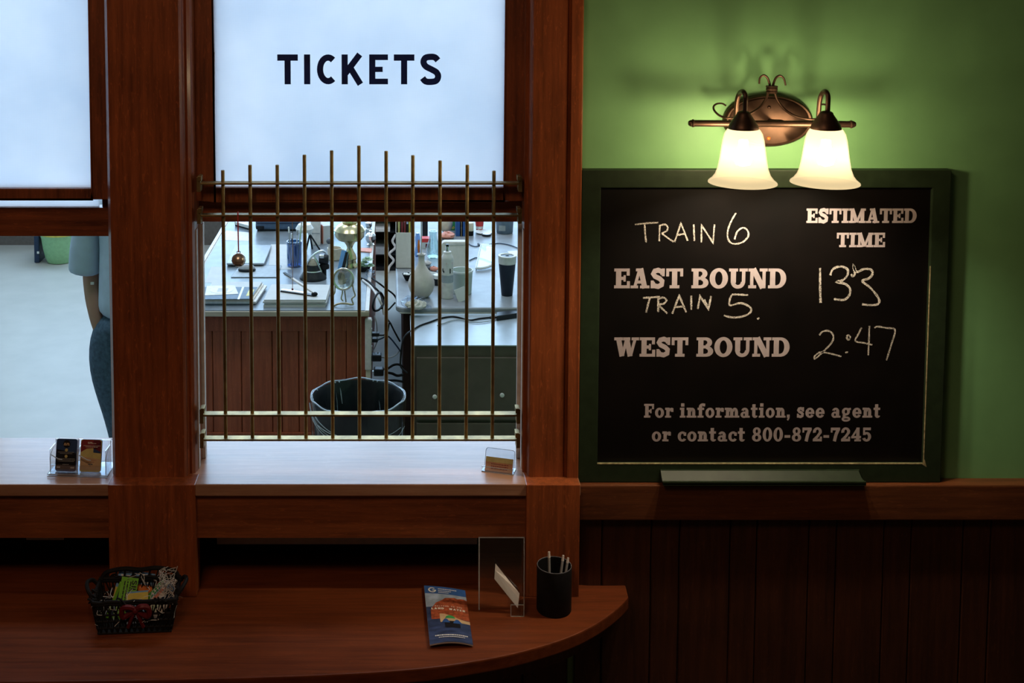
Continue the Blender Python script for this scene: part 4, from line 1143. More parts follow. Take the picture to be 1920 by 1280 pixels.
card_stack(-26 * kh, .018, CARDNAVY, 'thick stack of navy and black cards in the acrylic holder', [
    ('box', CARDBLK, [(0.02, .06), (.98, .06), (.98, .56), (.02, .68)]), ('disc', CARDBLK, .0, .84, .17), ('disc', OLIVE, .0, .655, .07), ('disc', OLIVE, .0, .46, .07),
    ('dash', TAN, [(.38, .62, .84, .035, 1), (.36, .64, .80, .03, 2)]), ('dash', GREYP, [(.1, .9, .58, .016, 3), (.2, .8, .54, .014, 4), (.1, .92, .38, .014, 5), (.06, .95, .34, .014, 6), (.1, .9, .30, .014, 7), (.35, .65, .20, .018, 8), (.08, .32, .10, .045, 9), (.74, .92, .09, .05, 10)])])
card_stack(21 * kh, .006, OLIVE, 'thin stack of maroon navy and olive cards in the acrylic holder', [
    ('box', MAROON, [(.01, .60), (.30, .72), (.6, .74), (.97, .62), (.98, .93), (.9, .99), (.1, .99), (.02, .93)]), ('box', CARDNAVY, [(.62, .60), (.98, .58), (.98, .93), (.9, .985), (.62, .985)]),
    ('box', TAN, [(.02, .06), (.98, .06), (.98, .40), (.02, .48)]),
    ('dash', LGREY, [(.34, .56, .90, .025, 1), (.34, .76, .87, .022, 2), (.14, .95, .80, .016, 3), (.24, .82, .76, .018, 4)]), ('dash', MAROON, [(.3, .7, .30, .014, 5), (.24, .76, .36, .010, 8)]), ('dash', CARDNAVY, [(.4, .62, .22, .022, 6), (.47, .55, .18, .016, 7)])])

# ---- small clear holder with kraft cards, right end of the sill
sp2 = onS(934, 884); ks = mpp(sp2)
sh2 = thing('business_card_holder', sp2, 'small clear business card holder on the sill near the right post', 'card holder', rz=math.radians(-17))
w_ = 30 * ks
t = MB(); t.box((-w_, -.012, 0), (w_, .030, .0025)); t.box((-w_, -.012, 0), (w_, -.0095, .016))
t.M = Matrix.Translation((0, .012, .002)) @ Matrix.Rotation(math.radians(-22), 4, 'X'); t.prism(rrect(w_ * 1.86, .056, .008), 0, .0025, 'Y')
t.build('holder_body', CLEAR, sh2)
t = MB(); t.box((-w_, -.0126, 0), (w_, -.0118, .0022)); t.box((-w_, -.0126, .0148), (w_, -.0118, .0164)); t.box((-w_ - .0004, -.012, 0), (-w_ + .001, .028, .002)); t.box((w_ - .001, -.012, 0), (w_ + .0004, .028, .002))
t.M = Matrix.Translation((0, .0115, .002)) @ Matrix.Rotation(math.radians(-22), 4, 'X')
rp = rrect(w_ * 1.86, .056, .008); t.tube([(x, 0, z) for x, z in rp] + [(rp[0][0], 0, rp[0][1])], .0008, 5, smooth=False)
t.build('holder_edges', ACRED, sh2)
p = sp2 + Matrix.Rotation(math.radians(-17), 4, 'Z') @ V((.002, -.006, .003))
o = thing('card_stack', p, 'kraft brown business cards in the small clear holder', 'cards', rz=math.radians(-17))
T = Matrix.Rotation(math.radians(-24), 4, 'X')
b = MB(); b.M = T; b.box((-w_ * .86, 0, 0), (w_ * .86, .006, .038)); b.build('card_block', KRAFT, o)
b = MB(); b.M = T; b.box((-w_ * .86, -.0006, .024), (w_ * .86, 0, .038)); b.build('pale_band', OLIVE, o)
b = MB(); b.M = T
for i in range(3): dashes(b, lambda u, v: (u, -.0009, v), -w_ * .5, w_ * .6, .006 + .006 * i, .002, i + 2)
b.build('small_print', MAROON, o)

# ================================================================== OFFICE: DESKS
DZ = 0.75


def onD(px, py, z=DZ): return PZ(px, py, z)


dl = onD(390, 479).x; dr = onD(692, 585).x; dy0 = onD(500, 582).y; dy1 = 5.15
XL0 = dl - .02
desk = thing('office_desk', ((XL0 + dr) / 2, (dy0 + dy1) / 2, 0), 'panelled brown wooden desk with a pale glass top behind the ticket grille', 'desk')
do = desk.location.copy()
MB(do).box((XL0, dy0 - .006, DZ - .030), (dr, dy1, DZ - .004)).build('desk_top', EDGEW, desk, bevel=.004)
MB(do).box((XL0 + .03, dy0 + .004, DZ - .004), (dr - .022, dy1 - .03, DZ)).build('glass_sheet', DTOP, desk, bevel=.001)
m = MB(do); m.box((dr - .020, dy0 - .002, DZ - .005), (dr - .001, dy1, DZ + .001)); m.box((XL0, dy0 + .01, DZ - .005), (XL0 + .02, dy1, DZ + .001)); m.build('edge_strip', LAMEDGE, desk)
fy = dy0 + .045
m = MB(do)
bx0, bx1 = XL0 + .04, PY(690, 640, fy).x
m.box((bx0, fy + .02, 0), (bx1, dy1 - .05, DZ - .032)); m.build('carcass', DESKW, desk)
m = MB(do)
zt = DZ - .034; zr = PY(600, 621, fy).z; xs_ = PY(650, 640, fy).x
m.box((xs_, fy, 0), (bx1, fy + .02, zt)); m.box((bx0, fy, 0), (bx0 + .06, fy + .02, zt)); m.box((bx0 + .06, fy + .001, zr), (xs_, fy + .02, zt)); m.box((bx0 + .06, fy + .001, 0), (xs_, fy + .02, .1))
m.box((bx0, fy - .006, zt - .022), (bx1, fy + .02, zt))
m.build('panel_frame', DESKW, desk, bevel=.003)
m = MB(do)
edges = [PY(p, 660, fy).x for p in (398, 452, 510, 528, 560, 612)]
edges = [bx0 + .06] + [e for e in edges if e > bx0 + .07] + [xs_]
for a, b in zip(edges[:-1], edges[1:]): m.prism([(a, fy + .02), (a + .002, fy + .011), (a + .005, fy + .008), (b - .005, fy + .008), (b - .002, fy + .011), (b, fy + .02)], .1, zr)
m.build('front_planks', DESKW, desk)

# right desk with a pale rounded top, and the green filing cabinet before it
rx0 = onD(742, 570).x; ry0 = onD(800, 577).y; rx1, ry1 = 1.35, 5.15
rd = thing('computer_desk', ((rx0 + rx1) / 2, (ry0 + ry1) / 2, 0), 'desk with a pale rounded laminate top and dark legs behind the filing cabinet', 'desk')
ro = rd.location.copy()
rc = .055
pl = [(rx0 + rc + rc * math.cos(a), ry0 + rc + rc * math.sin(a)) for a in [PI + i * PI / 12 for i in range(7)]] + [(rx1, ry0), (rx1, ry1), (rx0, ry1)]
MB(ro).prism(pl, DZ - .030, DZ).build('desk_top', LAMTOP, rd, bevel=.012, seg=3)
m = MB(ro)
lx = PY(756, 650, ry0 + .03).x; lx2 = PY(771, 650, ry0 + .03).x
m.box((lx, ry0 + .03, 0), (lx2, ry1 - .05, DZ - .03))
LEGW = plain('dark_leg_wood', (0.030, 0.013, 0.010), 0.5)
m.build('side_panel', LEGW, rd)
MB(ro).box((rx1 - .06, ry0 + .03, 0), (rx1 - .02, ry1 - .05, DZ - .03)).build('side_panel', LEGW, rd)
m = MB(ro).box((rx0 + .02, ry0 - .002, DZ - .0295), (rx1, ry0 + .004, DZ - .024)); m.build('edge_strip', LAMEDGE, rd)

CZ = 0.715
cx0 = PZ(773, 647, CZ).x; cy0 = PZ(800, 647, CZ).y; cy1 = ry0 - .012; cx1 = cx0 + .80
fc = thing('filing_cabinet', ((cx0 + cx1) / 2, (cy0 + cy1) / 2, 0), 'dark green metal filing cabinet with a pale top behind the grille', 'cabinet')
fo = fc.location.copy()
MB(fo).box((cx0, cy0 + .004, 0), (cx1, cy1, CZ - .006)).build('body', CABG, fc, bevel=.003)
MB(fo).box((cx0 - .006, cy0, CZ - .006), (cx1, cy1, CZ)).build('top', CABTOP, fc, bevel=.002)
zd = PY(850, 669, cy0).z
dw = MB(fo).box((cx0 + .02, cy0 - .012, .36), (cx1 - .02, cy0 + .004, zd)).build('drawer', CABG, fc, bevel=.004)
for px, py in ((815, 742), (941, 739)):
    p = PY(px, py, cy0 - .013)
    MB(fo).lathe([(.004, .0), (.004, -.006), (.010, -.008), (.011, -.012), (.008, -.016), (.001, -.017)][::-1], p, 14, 'Y').build('knob', LGREY, dw, smooth=True)
d2 = MB(fo).box((cx0 + .02, cy0 - .012, .03), (cx1 - .02, cy0 + .004, .345)).build('drawer', CABG, fc, bevel=.004)

# ================================================================== BIN
tb = PZ(671.5, 742, .62); kt = mpp(tb); R0 = 88 * kt
bn = thing('waste_bin', (tb.x, tb.y, 0), 'round black waste bin lined with a clear plastic bag before the desk', 'bin')
MB().lathe([(R0 * .78, 0), (R0 * .80, .01), (R0 * .97, .60), (R0 * .985, .612), (R0 * .97, .62), (R0 * .945, .612), (R0 * .78, .02), (.001, .018)], (0, 0, 0), 44).build('bin_body', BLACK, bn, smooth=True)
rr = random.Random(5)
n = 88; vs = []; fs = []
rows = [(-.40, .82), (-.25, .86), (-.10, .91), (-.02, .945), (.004, .97), (.006, 1.0), (-.012, 1.03), (-.06, 1.02), (-.12, 1.0), (-.165, .985), (-.20, .975)]
for (h, r) in rows:
    for k in range(n):
        a = 2 * PI * k / n
        wv = .012 * math.sin(a * 7 + h * 20) + .008 * math.sin(a * 17 + h * 9) + rr.uniform(-.006, .006)
        damp = 1.0 if h < -.05 else .35
        dz = (.03 * math.sin(a * 3 + 1) + .012 * math.sin(a * 11)) if (h, r) in rows[-2:] else 0.0
        q = R0 * (r + wv * damp * (1.4 if r < .95 else 1))
        vs.append((q * math.cos(a), q * math.sin(a), .62 + h + dz))
for i in range(len(rows) - 1):
    for k in range(n): fs.append((i * n + k, i * n + (k + 1) % n, (i + 1) * n + (k + 1) % n, (i + 1) * n + k))
MB().add(vs, fs).build('bin_liner', LINER, bn, smooth=False)
t = MB()
t.tube([(R0 * (1.005 + .004 * math.sin(a * 5)) * math.cos(a), R0 * (1.005 + .004 * math.sin(a * 5)) * math.sin(a), .622 + .004 * math.sin(a * 9)) for a in [2 * PI * k / 60 for k in range(61)]], .0032, 6, smooth=False)
t.build('rolled_rim', plain('film_fold', (.45, .50, .55), .3, alpha=.8), bn, smooth=True)

STREAK = plain('film_highlight', (.42, .48, .54), .25, var=.3, scale=60)  # pale tubes drawn as highlight streaks on the liner film
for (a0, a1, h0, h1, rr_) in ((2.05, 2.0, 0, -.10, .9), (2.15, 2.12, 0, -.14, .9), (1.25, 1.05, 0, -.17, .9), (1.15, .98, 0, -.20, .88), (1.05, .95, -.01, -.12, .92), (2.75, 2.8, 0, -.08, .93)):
    MB().tube([(R0 * (.975 + (rr_ - .975) * t) * math.cos(a0 + (a1 - a0) * t), R0 * (.975 + (rr_ - .975) * t) * math.sin(a0 + (a1 - a0) * t), .62 + h0 + (h1 - h0) * t) for t in (0, .35, .7, 1)], [.0045, .0012], 5).build('liner_highlight', STREAK, bn, smooth=True)
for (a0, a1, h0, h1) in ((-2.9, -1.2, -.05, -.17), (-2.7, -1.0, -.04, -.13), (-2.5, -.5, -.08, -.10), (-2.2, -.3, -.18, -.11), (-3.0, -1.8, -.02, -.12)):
    MB().tube([(R0 * 1.035 * math.cos(a0 + (a1 - a0) * t), R0 * 1.035 * math.sin(a0 + (a1 - a0) * t), .62 + h0 + (h1 - h0) * t - .02 * math.sin(t * PI)) for t in [i / 7 for i in range(8)]], [.0022, .0008], 5).build('liner_highlight', STREAK, bn, smooth=True)

# ================================================================== THINGS ON THE LEFT DESK
def lath(name, mat, px, py, prof, label, cat, z=DZ, n=24, sub=None, group=None):
    """thing turned on its axis; prof in picture pixels (radius, height) at its own distance, base at (px,py)"""
    p = onD(px, py, z); k = mpp(p)
    o = thing(name, p, label, cat, group=group)
    MB().lathe([(max(r * k, .0003), h * k) for r, h in prof], (0, 0, 0), n).build(sub or 'body', mat, o, smooth=True)
    return o, k


def flat(name, mat, pts, label, cat, h=.0006, z=DZ, group=None):
    P = [onD(x, y, z) for x, y in pts]; c = sum(P, V((0, 0, 0))) / len(P)
    o = MB().prism([(p.x - c.x, p.y - c.y) for p in P], 0.0002, h).build(name, mat)
    o.location = (c.x, c.y, z); return tag(o, label, cat, group)


def slab(mb, pts, z0, z1, off):
    P = [onD(x, y, z0) for x, y in pts]
    mb.prism([(p.x - off.x, p.y - off.y) for p in P], z0 - off.z, z1 - off.z); return mb


flat('desk_sheet', PAPER, [(396, 500), (424, 500), (414, 530), (384, 530)], 'loose white sheet on the desk left of the mouse pad', 'paper')
flat('desk_sheet', PAPER, [(508, 458), (548, 458), (546, 505), (503, 505)], 'white patch of window reflection on the desk beside the closed laptop', 'paper')  # window reflection in the desk glass, laid on as a flat white piece
flat('desk_sheet', LGREY, [(424, 432), (470, 436), (466, 452), (414, 450)], 'grey sheet on the desk behind the closed laptop', 'paper')
# closed grey laptop
lp = onD(466, 492); k = mpp(lp)
o = thing('closed_laptop', lp, 'closed grey laptop with dark edges lying behind the mouse pad', 'laptop')
P = [(426, 495), (494, 495), (509, 462), (458, 460), (440, 468)]
slab(MB(), [(426, 496), (494, 496), (509, 462), (441, 462)], DZ, DZ + .008, lp).build('base', BLACK, o, bevel=.002)
slab(MB(), [(425, 496.5), (495, 496.5), (509, 462), (440, 462)], DZ + .008, DZ + .014, lp).build('middle', LGREY, o, bevel=.002)
slab(MB(), [(425, 496.5), (495, 496.5), (509, 462), (440, 462)], DZ + .014, DZ + .024, lp).build('lid', plain('laptop_grey', (.33, .36, .40), .4), o, bevel=.003)
# mouse pad and mouse
mp_ = onD(480, 515); pp = [(433, 519.5), (518, 519.5), (528, 498), (450, 498)]
o = thing('mouse_pad', mp_, 'grey mouse pad with a black underside on the left desk', 'mouse pad')
slab(MB(), pp, DZ, DZ + .0035, mp_).build('foam_base', BLACK, o)
slab(MB(), pp, DZ + .0035, DZ + .005, mp_).build('cloth_top', plain('mouse_pad_cloth', (.42, .46, .50), .7), o)
ms = onD(463, 508, DZ + .005); k = mpp(ms)
o = thing('computer_mouse', ms, 'two tone grey computer mouse on the mouse pad', 'mouse')
MB().ball((0, 0, .008), 17 * k, 10, (1, .62, .30)).build('lower_shell', BLACK, o, smooth=True)
MB().ball((-.002, .003, .017), 16 * k, 10, (1, .62, .46)).build('upper_shell', GREYP, o, smooth=True)
# printer base seen under the meeting rail
o = thing('desk_printer', onD(520, 432), 'blue grey desk printer cut off by the window rail', 'printer')
p0 = onD(479, 434); p1 = onD(562, 436); k = mpp(p0)
m = MB(o.location); m.box((p0.x, p0.y, DZ + .012), (p1.x, p0.y + .26, DZ + .19)); m.build('case', plain('printer_blue', (.085, .13, .21), .35), o, bevel=.012)
m = MB(o.location); m.box((p0.x + .01, p0.y + .012, DZ), (p1.x - .01, p0.y + .25, DZ + .012)); m.build('foot', BLACK, o)
m = MB(o.location); m.box((p0.x + .005, p0.y - .004, DZ + .014), (p0.x + .055, p0.y, DZ + .036)); m.build('front_slot', BLACK, o, bevel=.003)
m = MB(o.location); m.box((p0.x + .01, p0.y - .002, DZ + .05), (p1.x - .01, p0.y + .001, DZ + .056)); m.build('case_seam', NAVYP, o)
# white wedge document rest beside it
o = thing('paper_tray', onD(455, 433), 'white and black paper tray left of the blue grey printer', 'tray')
P = [onD(440, 424), onD(472, 433), onD(470, 420), onD(444, 418)]
m = MB(o.location); m.prism([(p.x, p.y) for p in P], DZ + .012, DZ + .03); m.build('tray_top', WHITE, o)
m = MB(o.location); m.prism([(p.x * 1.0 + .002, p.y + .006) for p in P], DZ, DZ + .012); m.build('tray_foot', BLACK, o)

# glass jar of pens
o, k = lath('pen_jar', BLUEG, 552, 499, [(12, 0), (14, 1), (14, 40), (15, 44), (14, 48), (13, 48), (12.6, 3), (.01, 3)], 'blue glass jar of pens on the left desk', 'jar', sub='glass')
pj = o.location.copy()
for (dx, hx, hh, mt, lab) in ((-5, -10, 74, GREYP, 'grey pen leaning far left'), (-1, -5, 60, NAVYP, 'short navy pen standing near the left'), (2, 6, 66, WHITE, 'white pen standing in the middle'), (5, 14, 84, LEAF, 'green pen leaning right')):
    q = thing('pen', pj + V((dx * k, .004 * dx, .006)), lab + ' in the blue glass jar', 'pen', group='pens in the glass jar')
    a = V((0, 0, 0)); b = V(((hx - dx) * k, .008, hh * k))
    MB().tube([a, a.lerp(b, .85)], .0038, 6, smooth=False).build('barrel', mt, q, smooth=True)
    MB().tube([a.lerp(b, .85), b], .0046, 6, smooth=False).build('pen_end', WHITE if mt is not WHITE else GREYP, q, smooth=True)
# white lamp on black tripod legs
tp = onD(583, 470); k = mpp(tp)
o = thing('tripod_lamp', tp, 'small white headed lamp on crossed black legs behind the ticket dater', 'lamp')
MB().lathe([(4 * k, 40 * k), (15 * k, 42 * k), (17 * k, 48 * k), (12 * k, 56 * k), (3 * k, 58 * k)], (-12 * k, .01, -6 * k), 20).build('head', WHITE, o, smooth=True)
MB().tube([(-2 * k, .005, 30 * k), (-3 * k, .01, 46 * k)], 3.5 * k, 8).build('stem', WHITE, o, smooth=True)
for a, b in (((-2 * k, .0, 32 * k), (-9 * k, -.01, 1 * k)), ((-2 * k, .0, 32 * k), (17 * k, -.004, 2 * k)), ((-2 * k, .002, 32 * k), (2 * k, .03, 1 * k))):
    MB().tube([a, b], 1.7 * k, 6).build('leg', BLACK, o, smooth=True)
# grey file box and its side, behind the tripod
fb = onD(592, 462)
o = thing('file_box', fb, 'pale file box standing behind the tripod lamp', 'box'); k = mpp(fb)
MB().box((-10 * k, .03, 0), (8 * k, .12, 46 * k)).build('box_body', LGREY, o, bevel=.002)
MB().box((-8 * k, .028, 22 * k), (7 * k, .030, 23.5 * k)).build('label_edge', GREYP, o)
bk_ = onD(612, 456); k = mpp(bk_)
o = thing('boxed_book', bk_, 'white topped book with a salmon spine standing by the oil lamp', 'book', rz=.35)
MB().box((-7 * k, -.01, 0), (8 * k, .12, 34 * k)).build('pages', PAPER, o)
MB().box((-7.6 * k, -.012, 0), (-7 * k, .12, 34.5 * k)).build('spine', PINK, o)

# ticket dater (black bell base, silver yoke)
td = onD(587, 522); k = mpp(td)
o = thing('ticket_dater', td, 'antique black ticket dater with silver arm on the left desk', 'ticket dater')
MB().lathe([(25 * k, 0), (25.5 * k, 2 * k), (24 * k, 5 * k), (20 * k, 11 * k), (14 * k, 21 * k), (12 * k, 27 * k), (.01, 27.2 * k)], (0, 0, 0), 26).build('base', BLACK, o, smooth=True)
MB().lathe([(17.4 * k, 15 * k), (17.8 * k, 16 * k), (17 * k, 17.5 * k)], (0, 0, 0), 26, cap=False).build('silver_band', SILVER, o, smooth=True)
MB().lathe([(11 * k, 27 * k), (10 * k, 33 * k), (5 * k, 38 * k), (.01, 39 * k)], (0, 0, 0), 20).build('cap', EDGEW, o, smooth=True)
MB().tube([(-16 * k, -.02, 16 * k), (-9 * k, -.02, 34 * k), (3 * k, -.012, 47 * k), (16 * k, -.002, 53 * k), (24 * k, .01, 48 * k)], 2.1 * k, 8).build('arm', SILVER, o, smooth=True)
MB().tube([(16 * k, -.02, 14 * k), (9 * k, -.02, 32 * k), (2 * k, -.014, 44 * k)], 1.7 * k, 8).build('arm', SILVER, o, smooth=True)
MB().lathe([(8 * k, -9 * k), (10 * k, -5 * k), (10 * k, 5 * k), (7 * k, 9 * k)], (20 * k, .012, 36 * k), 18, 'X').build('type_drum', BLACK, o, smooth=True)
MB().lathe([(4 * k, -4 * k), (4.6 * k, 0), (4 * k, 4 * k)], (17 * k, -.02, 44 * k), 12, 'X').build('wheel', SILVER, o, smooth=True)
MB().lathe([(9 * k, 18 * k), (9 * k, 24 * k), (7 * k, 28 * k)], (21 * k, .014, 0), 16).build('ink_cup', SOFTB, o, smooth=True)
MB().tube([(21 * k, .014, 0), (21 * k, .014, 19 * k)], 4 * k, 8, smooth=False).build('post', BLACK, o, smooth=True)

# cream mug with a rubber stamp in it
o, k = lath('cream_mug', CREAM, 627, 486, [(11, 0), (12.5, 1), (13.5, 22), (12.6, 22), (11.5, 3), (.01, 3)], 'cream mug behind the ticket dater holding a rubber stamp', 'mug', sub='cup')
MB().tube([(12.5 * k, 0, 18 * k), (18 * k, 0, 17 * k), (18 * k, 0, 7 * k), (12 * k, 0, 5 * k)], 1.6 * k, 7).build('handle', CREAM, o, smooth=True)
q = thing('rubber_stamp', o.location + V((-5 * k, -.004, 3.2 * k)), 'rubber stamp with a dark knob standing in the cream mug', 'stamp')
MB().tube([(0, 0, 0), (-4 * k, 0, 27 * k)], 3.2 * k, 8, smooth=False).build('shaft', LGREY, q, smooth=True)
MB().ball((-4.6 * k, 0, 32 * k), 5.6 * k, 10).build('knob', DGREY, q, smooth=True)
# upright picture card in a dark stand
pc_ = onD(638, 506); k = mpp(pc_)
o = thing('picture_card', pc_, 'slanted blue picture card in a dark stand before the oil lamp', 'card', rz=-.5)
MB().add([(-6 * k, 0, 1 * k), (5 * k, 0, 1 * k), (10 * k, .02, 36 * k), (-1 * k, .02, 36 * k), (-6 * k, .003, 1 * k), (5 * k, .003, 1 * k), (10 * k, .023, 36 * k), (-1 * k, .023, 36 * k)], [(0, 1, 2, 3), (4, 5, 6, 7), (0, 1, 5, 4), (1, 2, 6, 5), (2, 3, 7, 6), (3, 0, 4, 7)]).build('card', SKYB, o)
MB().add([(2 * k, -.002, 0), (7 * k, -.002, 0), (12 * k, .018, 34 * k), (8 * k, .018, 34 * k), (2 * k, .012, 0), (7 * k, .012, 0), (12 * k, .028, 34 * k), (8 * k, .028, 34 * k)], [(0, 1, 2, 3), (4, 5, 6, 7), (0, 1, 5, 4), (1, 2, 6, 5), (2, 3, 7, 6), (3, 0, 4, 7)]).build('stand', BLACK, o)

# brass oil lamp
ol = onD(656, 500); k = mpp(ol)
o = thing('oil_lamp', ol, 'tall brass oil lamp with a round font on the left desk', 'lamp')
MB().lathe([(15 * k, 0), (15 * k, 3 * k), (12.5 * k, 6 * k), (12 * k, 14 * k), (13 * k, 16 * k), (12.5 * k, 18 * k), (11 * k, 24 * k), (7 * k, 31 * k), (5 * k, 36 * k), (6 * k, 40 * k), (9 * k, 45 * k), (11 * k, 48 * k)], (0, 0, 0), 30).build('pedestal', BRASSY, o, smooth=True)
MB().lathe([(11 * k, 48 * k), (22 * k, 52 * k), (27 * k, 58 * k), (28 * k, 68 * k), (29.5 * k, 70 * k), (28 * k, 72 * k), (24 * k, 78 * k), (16 * k, 83 * k), (14 * k, 84 * k)], (0, 0, 0), 34).build('font', BRASSY, o, smooth=True)
MB().lathe([(14 * k, 84 * k), (15 * k, 86 * k), (13 * k, 90 * k), (15.5 * k, 93 * k), (15 * k, 104 * k), (12 * k, 106 * k)], (0, 0, 0), 26).build('burner', BRASSY, o, smooth=True)
MB().lathe([(11 * k, 104 * k), (18 * k, 125 * k), (16 * k, 145 * k), (9 * k, 175 * k), (9 * k, 200 * k)], (0, 0, 0), 24, cap=False).build('chimney', CLEAR, o, smooth=True)
MB().lathe([(2 * k, 0), (3.4 * k, 1 * k), (3.4 * k, 3 * k), (2 * k, 4 * k)], (17 * k, -.02, 96 * k), 10, 'X').build('wick_knob', BRASSY, o, smooth=True)

# silver sugar bowl and clutter behind the lamp
o, k = lath('sugar_bowl', SILVER, 695, 459, [(6, 0), (7, 1), (4, 3), (8, 7), (10, 12), (9, 17), (9.5, 18), (7, 22), (2, 24), (3, 27), (.01, 29)], 'small silver sugar bowl at the right edge behind the lamp', 'bowl')
o, k = lath('metal_jar', SILVER, 691, 437, [(6, 0), (6.5, 8), (4, 11), (6, 14), (6, 20), (.01, 22)], 'small silver jar with a dark neck behind the sugar bowl', 'jar')
MB().lathe([(4.3 * k, 9 * k), (4.6 * k, 11 * k), (4.3 * k, 13 * k)], (0, 0, 0), 14).build('neck', BLACK, o, smooth=True)
o, k = lath('glass_dish', TEALG, 633, 440, [(6, 0), (9, 3), (13, 12), (12, 12), (8, 4), (.01, 3)], 'small clear glass dish left of the lamp font', 'dish')
flat('card_packet', PINK, [(676, 466), (698, 467), (696, 474), (674, 472)], 'salmon printed packet lying behind the succulent', 'packet', h=.006)
# potted succulent
sp3 = onD(683, 508); k = mpp(sp3)
o = thing('potted_succulent', sp3, 'pale green succulent in a small dark pot on the left desk', 'plant')
MB().lathe([(9 * k, 0), (12 * k, 9 * k), (11 * k, 10 * k), (.01, 9 * k)], (0, 0, 0), 18).build('pot', SOFTB, o, smooth=True)
rr = random.Random(3)
lf = MB()
for (cx, cz, s) in ((6, 22, 1.0), (-8, 12, .9), (12, 10, .7), (-2, 8, .8), (0, 16, .7)):
    for ring, (n_, L_, up_) in enumerate(((6, 6, 4), (8, 10, 2), (9, 13, .5))):
        for j in range(n_):
            a = 2 * PI * j / n_ + ring
            d = V((math.cos(a), math.sin(a), 0))
            c = V((cx * k, -.004, cz * k)); tip = c + d * L_ * k * s * .95 + V((0, 0, up_ * 1.4 * k)); w = V((-d.y, d.x, 0)) * 3.2 * k * s
            mid = c.lerp(tip, .6)
            lf.add([c, mid + w, tip, mid - w, mid + V((0, 0, 1.5 * k)), mid - V((0, 0, 1 * k))], [(0, 1, 4), (1, 2, 4), (2, 3, 4), (3, 0, 4), (0, 5, 1), (1, 5, 2), (2, 5, 3), (3, 5, 0)])
lf.build('leaves', LEAF, o)
# crumpled clear wrap by the plant
def crumple(mb, c, rx, ry, rz, seed, n=10, amp=.25):
    r = random.Random(seed); k_ = 2 * n; vs = []; fs = []
    for i in range(n + 1):
        for j in range(k_):
            f_ = 1 + r.uniform(-amp, amp)
            s_ = math.sin(PI * i / n)
            vs.append(V(c) + V((rx * f_ * s_ * math.cos(2 * PI * j / k_), ry * f_ * s_ * math.sin(2 * PI * j / k_), max(.0004, rz * (1 - math.cos(PI * i / n)) * .5 * f_))))
    for i in range(n):
        for j in range(k_): fs.append((i * k_ + j, i * k_ + (j + 1) % k_, (i + 1) * k_ + (j + 1) % k_, (i + 1) * k_ + j))
    return mb.add(vs, fs)


p = onD(694, 519); k = mpp(p)
single(crumple(MB(), (0, 0, 0), 9 * k, .03, 13 * k, 8), 'plastic_wrap', LINER, p, 'crumpled clear plastic wrap at the desk edge by the succulent', 'wrap')

# round glass disc on a brass wire easel
gd = onD(646, 572); k = mpp(gd)
o = thing('glass_magnifier', gd, 'round glass disc in a pale rim on a brass wire stand', 'magnifier')
cz = 50 * k
t = MB(); n = 36
t.tube([(-2 * k + 18.5 * k * math.cos(a), -.004, cz + 20 * k * math.sin(a)) for a in [2 * PI * i / n for i in range(n + 1)]], 2.1 * k, 8, smooth=False)
t.build('rim', plain('pale_brass_rim', (.66, .64, .54), .25, metal=.9), o, smooth=True)
MB().lathe([(18 * k, .003), (18 * k, -.001), (9 * k, -.006), (.001, -.008)], (-2 * k, 0, cz), 30, 'Y').build('lens', DISCG, o, smooth=True)
crumple(MB(), (0, 0, 0), 8 * k, .004, 20 * k, 4, 8, .35).build('lens_flaw', CREAM, o, off=(5 * k, -.004, -cz + 12 * k))
t = MB()
t.tube([(-4 * k, 0, cz - 20 * k), (-4 * k, -.003, cz - 27 * k), (-6 * k, -.01, 14 * k), (-2 * k, -.012, 9 * k)], 1.3 * k, 7)
t.tube([(-20 * k, -.02, 1 * k), (-10 * k, -.02, 5 * k), (4 * k, -.022, 5.5 * k), (14 * k, -.02, 3.5 * k), (17 * k, -.018, 4.5 * k)], 1.9 * k, 8)
t.tube([(17 * k, -.018, 4.5 * k), (14 * k, -.016, 14 * k), (20 * k, -.012, 20 * k), (17 * k, -.006, 30 * k), (15 * k, 0, cz - 10 * k)], 1.5 * k, 7)
t.tube([(-20 * k, -.02, 1 * k), (-24 * k, -.016, 14 * k), (-18 * k, -.006, 26 * k), (-18 * k, 0, cz - 8 * k)], 1.4 * k, 7)
t.tube([(0, 0, cz - 20 * k), (2 * k, .05, 1 * k)], 1.4 * k, 7)
t.build('wire_stand', plain('dull_brass_wire', (.40, .34, .22), .4, metal=.7), o, smooth=True)

# stack of paper with an open stapler on it
s0 = onD(552, 576); k = mpp(s0)
st_ = thing('paper_stack', s0, 'thick stack of printed paper at the desk front under the open stapler', 'paper stack')
hs = 14.5 * k
for i, (a, b, c_, z0, z1, mt) in enumerate(((-58, 58, 0, 0, .30, PAPERB), (-57, 60, .004, .30, .58, PAPER), (-59, 57, -.002, .58, .80, PAPERB), (-57, 59, .003, .80, 1.0, PAPER))):
    q = MB(); dd = onD(552, 547).y - s0.y
    q.prism([(a * k, c_), (b * k, c_), (b * k + 3 * k, dd), (a * k + 4 * k, dd + .01)], z0 * hs, z1 * hs - .0004)
    q.build('paper_ream', mt, st_)
sa = PZ(528, 546, DZ + hs); sb = PZ(591, 555, DZ + hs)
sc_ = (sa + sb) / 2; o = thing('open_stapler', V((sc_.x, sc_.y, DZ + hs)), 'swung open silver stapler with black base on the paper stack', 'stapler')
d = (sb - sa); Ld = d.length; d.normalize(); nrm = V((-d.y, d.x, 0))
